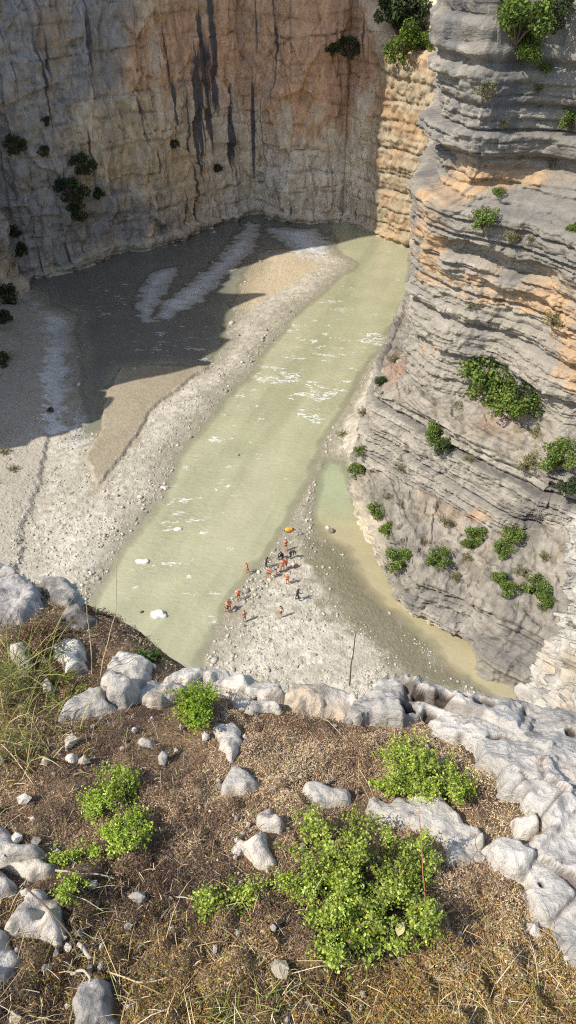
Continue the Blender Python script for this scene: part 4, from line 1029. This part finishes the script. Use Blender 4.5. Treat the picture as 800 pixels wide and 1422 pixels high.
BUSHES = [
 (560, 700, 7, 'o', 'faint tuft on the pale edge above the terrace bushes'),
 (585, 815, 8, 'o', 'faint tuft on the foot cliff below the broad terrace bush'),
 (632, 800, 8, 'o', 'faint tuft on the bare middle of the terrace foot'),
 (700, 705, 8, 'o', 'dry tuft on the layered band under the orange streak'),
 (760, 770, 9, 'o', 'dry tuft on the slope near the pale spur'),
 (560, 650, 7, 'o', 'dry tuft on the left of the layered band'),
 (650, 640, 8, 'o', 'dry tuft in a crack of the layered band'),
 (745, 600, 10, 'o', 'dry tuft on the reddish soil at the pillar foot'),
 (640, 560, 9, 'o', 'dry tuft left of the largest foot bush'),
 (655, 420, 7, 'o', 'tiny growth on the pillar face under the orange rib'),
 (740, 330, 7, 'o', 'tiny growth at the right end of the overhang'),
 (700, 170, 7, 'o', 'tiny growth on the grey beds mid pillar'),
 (765, 230, 8, 'o', 'tiny growth on the dark bed above the orange ledge'),
 (540, 690, 7, 'o', 'green sprig at the corner of the terrace nose'),
 (555, 12, 40, 'd', 'large dark bush at the top of the wall, beside the pillar'), (582, 22, 26, 'd', 'dark bush squeezed between the top bush and the pillar'), (565, 72, 28, 'g', 'sunlit green bush on the buttress shoulder under the dark bush'),
 (585, 60, 18, 'g', 'small lit bush touching the pillar edge above the buttress'), (490, 66, 16, 'd', 'shaded bush on the brown wall left of the buttress'), (461, 72, 11, 'd', 'small shaded bush left of its larger neighbour on the brown wall'),
 (718, 32, 40, 'g', 'biggest bright green bush high on the pillar face'), (728, 68, 24, 'g', 'bright bush hanging below the biggest pillar bush'), (772, 12, 26, 'd', 'dark bush at the top right of the pillar'),
 (757, 98, 10, 'g', 'small plant trailing under the high pillar bushes'), (748, 118, 9, 'o', 'tiny sprig lowest of the trailing plants on the pillar'), (678, 118, 15, 'o', 'thin olive growth on the grey beds of the upper pillar'),
 (796, 172, 18, 'g', 'green bush cut by the right margin on the upper pillar'), (693, 270, 9, 'g', 'small tuft in the crack above the orange ledge'), (675, 303, 18, 'g', 'round green bush above the dark overhang'),
 (714, 326, 11, 'o', 'olive tuft right of the round bush above the overhang'), (797, 320, 10, 'g', 'little bush on the right margin beside the overhang'), (770, 440, 14, 'o', 'faint olive growth on the orange face below the overhang'),
 (682, 535, 36, 'g', 'largest green bush at the foot of the pillar'), (722, 565, 30, 'g', 'bush joined to the right of the largest foot bush'), (735, 545, 20, 'd', 'dark bush behind the pair at the pillar foot'),
 (613, 603, 22, 'g', 'lone round bush in the gully of the layered band'), (612, 625, 13, 'd', 'dark low bush under the lone gully bush'), (735, 638, 17, 'o', 'olive bush on the slope right of the layered band'), (782, 645, 26, 'g', 'bush at the right margin below the orange face'), (795, 672, 16, 'd', 'dark bush lowest on the right margin slope'),
 (531, 530, 9, 'd', 'small dark bush at the lip of the reddish ledge'), (545, 500, 10, 'o', 'dry olive tuft on the reddish ledge'), (503, 628, 9, 'g', 'upper small bush on the talus by the river'), (498, 655, 14, 'g', 'taller bush on the talus beside the green pool'), (505, 575, 8, 'o', 'olive tuft high on the talus'), (478, 603, 7, 'o', 'olive tuft on the talus nearest the river'),
 (525, 710, 12, 'g', 'bush above the pale foot cliff, upper left of the terrace'), (543, 732, 14, 'g', 'second bush down the pale terrace edge'), (563, 775, 20, 'g', 'broad bush low on the pale terrace edge'), (605, 783, 17, 'g', 'bush right of the broad bush on the terrace'),
 (588, 755, 9, 'o', 'olive sprig between the terrace bushes'), (618, 725, 10, 'o', 'olive sprig under the orange streak'), (645, 757, 10, 'g', 'small bush in the middle of the terrace slope'), (668, 742, 17, 'g', 'leafy bush under the layered band'), (712, 743, 16, 'g', 'rounded bush right of the leafy terrace bush'),
 (695, 765, 13, 'g', 'low bush between and below the two terrace bushes'), (650, 775, 8, 'o', 'thin sprig beneath the middle terrace bush'), (690, 805, 14, 'g', 'bush on the lower terrace rim'), (708, 822, 13, 'g', 'bush just below its twin on the lower terrace rim'), (742, 815, 20, 'g', 'wide bush at the right of the lower terrace rim'), (757, 832, 13, 'g', 'small bush under the wide right hand terrace bush'), (728, 798, 11, 'o', 'olive bush above the wide right hand terrace bush'),
 (18, 196, 15, 'd', 'shaded bush high on the left wall at the margin'), (113, 225, 17, 'd', 'round shaded bush on the left wall'), (98, 270, 21, 'd', 'larger shaded bush below the round one'), (103, 295, 14, 'd', 'shaded bush hanging under the larger one'), (135, 268, 10, 'd', 'small dark tuft right of the larger shaded bush'), (62, 170, 7, 'd', 'tiny shaded tuft above the round bush'), (20, 320, 10, 'd', 'bush on the corner of the left wall'), (28, 345, 12, 'd', 'bush hanging below the corner bush on the left wall'),
 (60, 210, 8, 'd', 'small dark plant between the margin bush and the round one'), (240, 200, 7, 'd', 'lone dark tuft among the streaks'), (300, 232, 7, 'd', 'lone dark tuft near the foot of the streaks'),
 (8, 418, 18, 'd', 'shaded bush at the foot of the left wall'), (6, 445, 12, 'd', 'smaller shaded bush on the bank below the wall foot'), (5, 505, 12, 'd', 'dark bush on the bank at the edge of the shade'), (20, 652, 7, 'o', 'tiny green weed on the sunlit left bank'), (6, 628, 8, 'o', 'little weed on the bank at the margin'), (70, 572, 5, 'd', 'dark weed in the pale streak on the left bank'),
]
for b in BUSHES: cliff_bush(*b)

# ================================================================== STONES ON THE BARS, ROCKS IN THE WATER
def make_gravel():
    rng = np.random.default_rng(81); n = 44000
    px = rng.uniform(-30, 700, n); py = rng.uniform(330, 980, n)
    p = at_z(px, py, 0); x, y = p[:, 0], p[:, 1]
    r = floor_fields(x, y); land, h, smooth_m, clump = r[1], r[2], r[8], r[11]
    k = (land > -0.15) & (h > -0.08) & (rng.uniform(0, 1, n) > smooth_m * 0.93) & (rng.uniform(0, 1, n) < 0.3 + 0.7 * clump) & (sdf(x, y, TALUS) < 0.5)
    x, y, h = x[k], y[k], h[k]; n = len(x)
    v, f = ico_dirs()
    R = 0.04 + 0.045 * rng.gamma(1.2, 0.7, n); R = np.minimum(R, 0.28)
    edge = sstep(4.5, 0.3, land[k]) * (x < 6); R = R * (1 + 0.9 * edge * (rng.uniform(0, 1, n) < .5))
    a = rng.uniform(0, 6.28, n); sx, sy, sz = R * rng.uniform(.9, 1.5, n), R * rng.uniform(.7, 1.1, n), R * rng.uniform(.45, .8, n)
    D = v[None] * (1 + rng.uniform(-.16, .16, (n, 12, 1)))
    X = D[..., 0] * sx[:, None]; Y = D[..., 1] * sy[:, None]; Zz = D[..., 2] * sz[:, None]
    V = np.stack([x[:, None] + X * np.cos(a)[:, None] - Y * np.sin(a)[:, None], y[:, None] + X * np.sin(a)[:, None] + Y * np.cos(a)[:, None], (h + sz * 0.25)[:, None] + Zz], -1)
    Fq = (f[None] + 12 * np.arange(n)[:, None, None]).reshape(-1, 3)
    tn = np.array([lin(180, 173, 157), lin(196, 189, 173), lin(160, 152, 138), lin(146, 138, 124), lin(186, 176, 156)])
    c = tn[rng.integers(0, 5, n)] * rng.uniform(.85, 1.1, (n, 1))
    o = build('gravel', V, Fq, M_STONE, col=np.repeat(c, 12, 0), smooth=True)
    tag(o, 'pale river cobbles strewn over the gravel bars', 'gravel', kind='stuff')
make_gravel()

def river_rock(px, py, w, d, h, tone, label, seed):
    rng = np.random.default_rng(seed)
    p = at_z(px, py, 0); nu, nv = 28, 18
    th = np.linspace(0, 2 * np.pi, nu); ph = np.linspace(-0.9, np.pi / 2, nv)
    T, Ph = np.meshgrid(th, ph)
    D = np.stack([np.cos(T) * np.cos(Ph), np.sin(T) * np.cos(Ph), np.sin(Ph)], -1)
    r = 1 + 0.28 * fbm(D + seed, 1.6, 4, 90 + seed)
    V = D * r[..., None] * np.array([w, d, h])
    c = np.tile(lin(*tone), (nu * nv, 1))
    o = build('river_rock', V.reshape(-1, 3), grid_faces(nv, nu), M_STONE, col=c); o.location = p
    tag(o, label, 'rock', 'rocks breaking the water')
river_rock(221, 854, 0.85, 0.6, 0.55, (214, 210, 200), 'white rounded rock standing in the river below the left bank', 1)
river_rock(198, 780, 0.8, 0.4, 0.3, (206, 200, 188), 'flat pale rock in the shallows at the left bank', 2)
river_rock(197, 850, 0.2, 0.2, 0.2, (90, 86, 78), 'small dark stone in the water left of the white rock', 3)
river_rock(460, 738, 0.42, 0.36, 0.42, (120, 112, 100), 'dark stone alone in the green side pool', 4)
river_rock(455, 733, 0.25, 0.22, 0.25, (206, 200, 188), 'pale stone touching the dark stone in the side pool', 5)
river_rock(228, 678, 0.7, 0.4, 0.3, (190, 182, 166), 'low stone just off the cobbled left bank', 6)
river_rock(247, 735, 0.6, 0.3, 0.2, (206, 202, 190), 'washed stone in the riffle of the river', 7)
river_rock(330, 632, 0.3, 0.25, 0.2, (150, 144, 128), 'single small stone mid river above the riffle', 8)

# ================================================================== PEOPLE
def M_(name, rgb, rough=.7): return plain_mat(name, tuple(lin(*rgb)), rough, .12, 6)
SKIN = M_('skin', (190, 142, 112), .6); HAIR = M_('dark_hair', (38, 30, 26), .8)
CL = {'orange': M_('orange_fabric', (226, 82, 44)), 'red': M_('red_fabric', (196, 50, 44)), 'black': M_('black_neoprene', (34, 36, 40)), 'navy': M_('navy_fabric', (40, 46, 62)), 'white': M_('white_fabric', (214, 210, 204)),
      'rust': M_('rust_fabric', (150, 60, 46)), 'amber': M_('amber_fabric', (236, 156, 54)), 'grey': M_('grey_fabric', (92, 94, 98))}

def skin_mesh(name, verts, edges, rads, mat, parent, sub=1):
    me = bpy.data.meshes.new(name); me.from_pydata(verts, edges, [])
    o = bpy.data.objects.new(name, me); COL.objects.link(o)
    md = o.modifiers.new('s', 'SKIN'); md.use_smooth_shade = True
    sk = me.skin_vertices[0].data
    for k, r in enumerate(rads):
        sk[k].radius = (r, r) if not isinstance(r, tuple) else r
        sk[k].use_root = (k == 0)
    sb = o.modifiers.new('d', 'SUBSURF'); sb.levels = sub; sb.render_levels = sub
    dg = bpy.context.evaluated_depsgraph_get(); dg.update()
    nm = bpy.data.meshes.new_from_object(o.evaluated_get(dg)); o.modifiers.clear(); o.data = nm
    nm.name = name; nm.materials.clear(); nm.materials.append(mat)
    o.parent = parent
    return o

def pose(kind):
    """joint positions: pelvis, waist, chest, neck, head; limbs; +y is where the person faces"""
    if kind == 'stand':
        J = dict(pel=(0, 0, .93), wai=(0, 0, 1.10), che=(0, .01, 1.30), nec=(0, .01, 1.48), hea=(0, .03, 1.60), top=(0, .02, 1.72))
        leg = lambda s: [(s * .10, 0, .88), (s * .12, .03, .49), (s * .13, -.01, .09), (s * .14, .15, .04)]
        arm = lambda s: [(s * .19, 0, 1.42), (s * .26, -.02, 1.16), (s * .27, .08, .92), (s * .27, .12, .83)]
    elif kind == 'reach':
        J = dict(pel=(0, 0, .92), wai=(0, .02, 1.09), che=(0, .06, 1.28), nec=(0, .10, 1.45), hea=(0, .15, 1.56), top=(0, .17, 1.68))
        leg = lambda s: [(s * .10, 0, .87), (s * .14, .10 * s, .48), (s * .17, .16 * s, .09), (s * .18, .16 * s + .15, .04)]
        arm = lambda s: [(s * .19, .06, 1.39), (s * .30, .22, 1.22), (s * .24, .44, 1.16), (s * .22, .53, 1.17)]
    elif kind == 'bend':
        J = dict(pel=(0, -.12, .86), wai=(0, .02, .98), che=(0, .24, 1.08), nec=(0, .42, 1.10), hea=(0, .54, 1.08), top=(0, .65, 1.05))
        leg = lambda s: [(s * .10, -.12, .82), (s * .13, .02, .47), (s * .14, -.04, .09), (s * .15, .12, .04)]
        arm = lambda s: [(s * .19, .36, 1.06), (s * .24, .40, .80), (s * .18, .46, .56), (s * .16, .50, .47)]
    else:   # crouch
        J = dict(pel=(0, -.10, .30), wai=(0, -.06, .46), che=(0, .03, .64), nec=(0, .10, .80), hea=(0, .15, .91), top=(0, .17, 1.02))
        leg = lambda s: [(s * .11, -.08, .28), (s * .18, .34, .46), (s * .16, .16, .09), (s * .18, .32, .04)]
        arm = lambda s: [(s * .19, .06, .74), (s * .26, .18, .52), (s * .18, .38, .50), (s * .14, .46, .49)]
    return J, leg, arm

def person(px, py, kind, face, label, top='orange', bottom='black', head='helmet', headcol='red', wetsuit=False, scale=1.06):
    p, nrm = hit(px, py)
    o = empty('person', (p[0], p[1], p[2] + 0.01), label, 'person', 'people gathered on the gravel bar', math.radians(face))
    o.scale = (scale,) * 3
    J, leg, arm = pose(kind)
    V = [J['pel'], J['wai'], J['che'], J['nec'], J['hea'], J['top']]; R = [.145, .125, .155, .065, .105, .07]; E = [(0, 1), (1, 2), (2, 3), (3, 4), (4, 5)]
    for s in (-1, 1):
        b = len(V); V += leg(s); R += [.095, .06, .042, .035]; E += [(0, b), (b, b + 1), (b + 1, b + 2), (b + 2, b + 3)]
        b = len(V); V += arm(s); R += [.058, .045, .034, .03]; E += [(2, b), (b, b + 1), (b + 1, b + 2), (b + 2, b + 3)]
    skin_mesh('body', V, E, R, CL['black'] if wetsuit else SKIN, o)
    if wetsuit:   # bare face and hands show as skin
        h = np.array(J['hea']); skin_mesh('face', [tuple(h + np.array([0, .03, -.04])), tuple(h + np.array([0, .05, .03]))], [(0, 1)], [.085, .09], SKIN, o)
    sh = np.array(arm(1)[0]); shl = np.array(arm(-1)[0])
    if top:
        skin_mesh('life_vest', [J['wai'], tuple((np.array(J['wai']) + J['che']) / 2), J['che'], tuple(np.array(J['che']) * .35 + np.array(J['nec']) * .65)], [(0, 1), (1, 2), (2, 3)], [(.17, .15), (.20, .17), (.215, .18), (.15, .12)], CL[top], o)
    if bottom and not wetsuit:
        lv, rv = leg(-1), leg(1)
        skin_mesh('shorts', [J['pel'], tuple((np.array(J['pel']) + J['wai']) / 2), lv[0], tuple(np.array(lv[0]) * .45 + np.array(lv[1]) * .55), rv[0], tuple(np.array(rv[0]) * .45 + np.array(rv[1]) * .55)],
                  [(0, 1), (0, 2), (2, 3), (0, 4), (4, 5)], [.165, .15, .12, .10, .12, .10], CL[bottom], o)
    h = np.array(J['hea']); t = np.array(J['top']); d = (t - h) / np.linalg.norm(t - h)
    skin_mesh('helmet' if head == 'helmet' else 'hair', [tuple(h + d * .04 - np.array([0, .015, 0])), tuple(t)], [(0, 1)], [.125, .09], CL[headcol] if head == 'helmet' else HAIR, o)
    return o

person(315, 851, 'reach', -60, 'person in orange vest and red helmet at the water edge, lowest by the river', 'orange', 'navy', 'helmet', 'red')
person(319, 849, 'stand', 30, 'person in orange vest with bare dark hair pressed close behind the lowest one', 'orange', 'rust', 'hair')
person(331, 834, 'reach', 200, 'person in orange vest second up along the river edge', 'orange', 'black', 'helmet', 'orange')
person(344, 797, 'reach', 100, 'person in orange vest wading alone at the upper river edge', 'orange', 'grey', 'helmet', 'red')
person(340, 864, 'stand', 20, 'person in rust red top and black shorts standing with back to the river', 'rust', 'black', 'hair')
person(390, 858, 'stand', -150, 'dark haired person in white vest standing alone at the front', 'white', 'black', 'hair')
person(413, 834, 'reach', -70, 'person all in black near the wet sand, long shadow to the right', 'black', 'black', 'hair', 'black', True)
person(374, 803, 'stand', -30, 'person in orange vest at the left of the main cluster', 'orange', 'black', 'hair')
person(370, 789, 'reach', -100, 'person in black wetsuit behind the left orange vest', None, None, 'hair', 'black', True)
person(384, 797, 'bend', -80, 'person in dark grey vest bending in the middle of the cluster', 'grey', 'navy', 'hair')
person(393, 793, 'stand', 170, 'person in red vest and black shorts in the cluster centre', 'red', 'black', 'helmet', 'rust')
person(398, 790, 'reach', 60, 'person in orange vest close right of the red vest', 'orange', 'black', 'helmet', 'red')
person(399, 812, 'stand', -20, 'person in orange vest with white helmet just below the cluster', 'orange', 'navy', 'helmet', 'white')
person(391, 776, 'crouch', 160, 'person in black wetsuit crouching at upper left of the cluster', None, None, 'hair', 'black', True, 1.25)
person(404, 775, 'bend', -110, 'person in black wetsuit bending over at the upper right of the cluster', None, None, 'hair', 'black', True)
person(397, 765, 'stand', 180, 'person in rust red top furthest up the bar', 'rust', 'black', 'hair')
person(407, 789, 'crouch', -40, 'person in white top crouching at right of the cluster', 'white', 'grey', 'hair')

def gear_bag():
    p, n = hit(401, 738)
    o = empty('gear_bag', p, 'amber roll top bag lying alone on the gravel beyond the people', 'bag', None, 0.3)
    t = np.linspace(0, 1, 12); prof = 0.30 * np.clip(np.sin(np.pi * (0.08 + 0.84 * t)), 0, 1) ** 0.35
    path = np.stack([-0.48 + 0.96 * t, 0.02 * np.sin(5 * t), 0.27 + 0.03 * np.sin(7 * t)], -1)
    V, Q = tubes([path], [prof], 14); build('sack', V, Q, CL['amber'], o)
    V, Q = tubes([np.array([[.46, 0, .3], [.56, 0, .34], [.62, 0, .30]])], [np.array([.16, .1, .06])], 10); build('closure', V, Q, CL['black'], o)
    V, Q = tubes([np.array([[-.62, .05, .22], [-.5, 0, .26], [-.44, 0, .28]])], [np.array([.05, .12, .17])], 10); build('base_cap', V, Q, CL['black'], o)
    V, Q = tubes([np.array([[-.3, -.29, .3], [-.2, -.34, .46], [0, -.26, .60], [.2, -.34, .46], [.3, -.29, .3]])], [.018], 6); build('strap', V, Q, CL['black'], o)
gear_bag()

# ================================================================== LIGHT, SKY, CAMERA
w = bpy.data.worlds.new('World'); SC.world = w; w.use_nodes = True
nt = w.node_tree; bg = nt.nodes['Background']
sky = nt.nodes.new('ShaderNodeTexSky'); sky.sky_type = 'NISHITA'; sky.sun_disc = False
sky.sun_elevation = math.radians(SUN_EL)
dirx, diry = 1.0, SUN_K                    # light travels this way; the sun stands opposite
az = math.atan2(-dirx, -diry)              # compass angle from +Y towards +X
sky.sun_rotation = az
sky.altitude = 400; sky.air_density = 1.0; sky.dust_density = 1.2; sky.ozone_density = 1.0
nt.links.new(sky.outputs[0], bg.inputs['Color']); bg.inputs['Strength'].default_value = 0.15
sl = bpy.data.lights.new('sun', 'SUN'); sl.energy = 3.3; sl.angle = math.radians(0.55); sl.color = (1.0, 0.95, 0.87)
so = bpy.data.objects.new('sun', sl); COL.objects.link(so)
h_ = math.hypot(dirx, diry); e_ = math.radians(SUN_EL)
d = Vector((dirx / h_ * math.cos(e_), diry / h_ * math.cos(e_), -math.sin(e_)))
so.rotation_euler = d.to_track_quat('-Z', 'Y').to_euler(); so.location = (-40, -20, 120)

cam = bpy.data.cameras.new('camera'); cam.sensor_fit = 'VERTICAL'; cam.sensor_height = 36.0; cam.lens = 36.0 * F / 1422.0
cam.clip_start = 0.05; cam.clip_end = 2000
co = bpy.data.objects.new('camera', cam); COL.objects.link(co)
co.location = (0, 0, CAMZ); co.rotation_euler = (math.radians(90) - PITCH, 0, 0)
SC.camera = co
SC.view_settings.view_transform = 'Standard'; SC.view_settings.look = 'None'
SC.view_settings.exposure = 0.78; SC.view_settings.gamma = 1.0
SC.cycles.use_denoising = False
SC.cycles.max_bounces = 6; SC.cycles.diffuse_bounces = 3; SC.cycles.transparent_max_bounces = 8
SC.cycles.filter_width = 1.1
SC.cycles.sample_clamp_indirect = 6
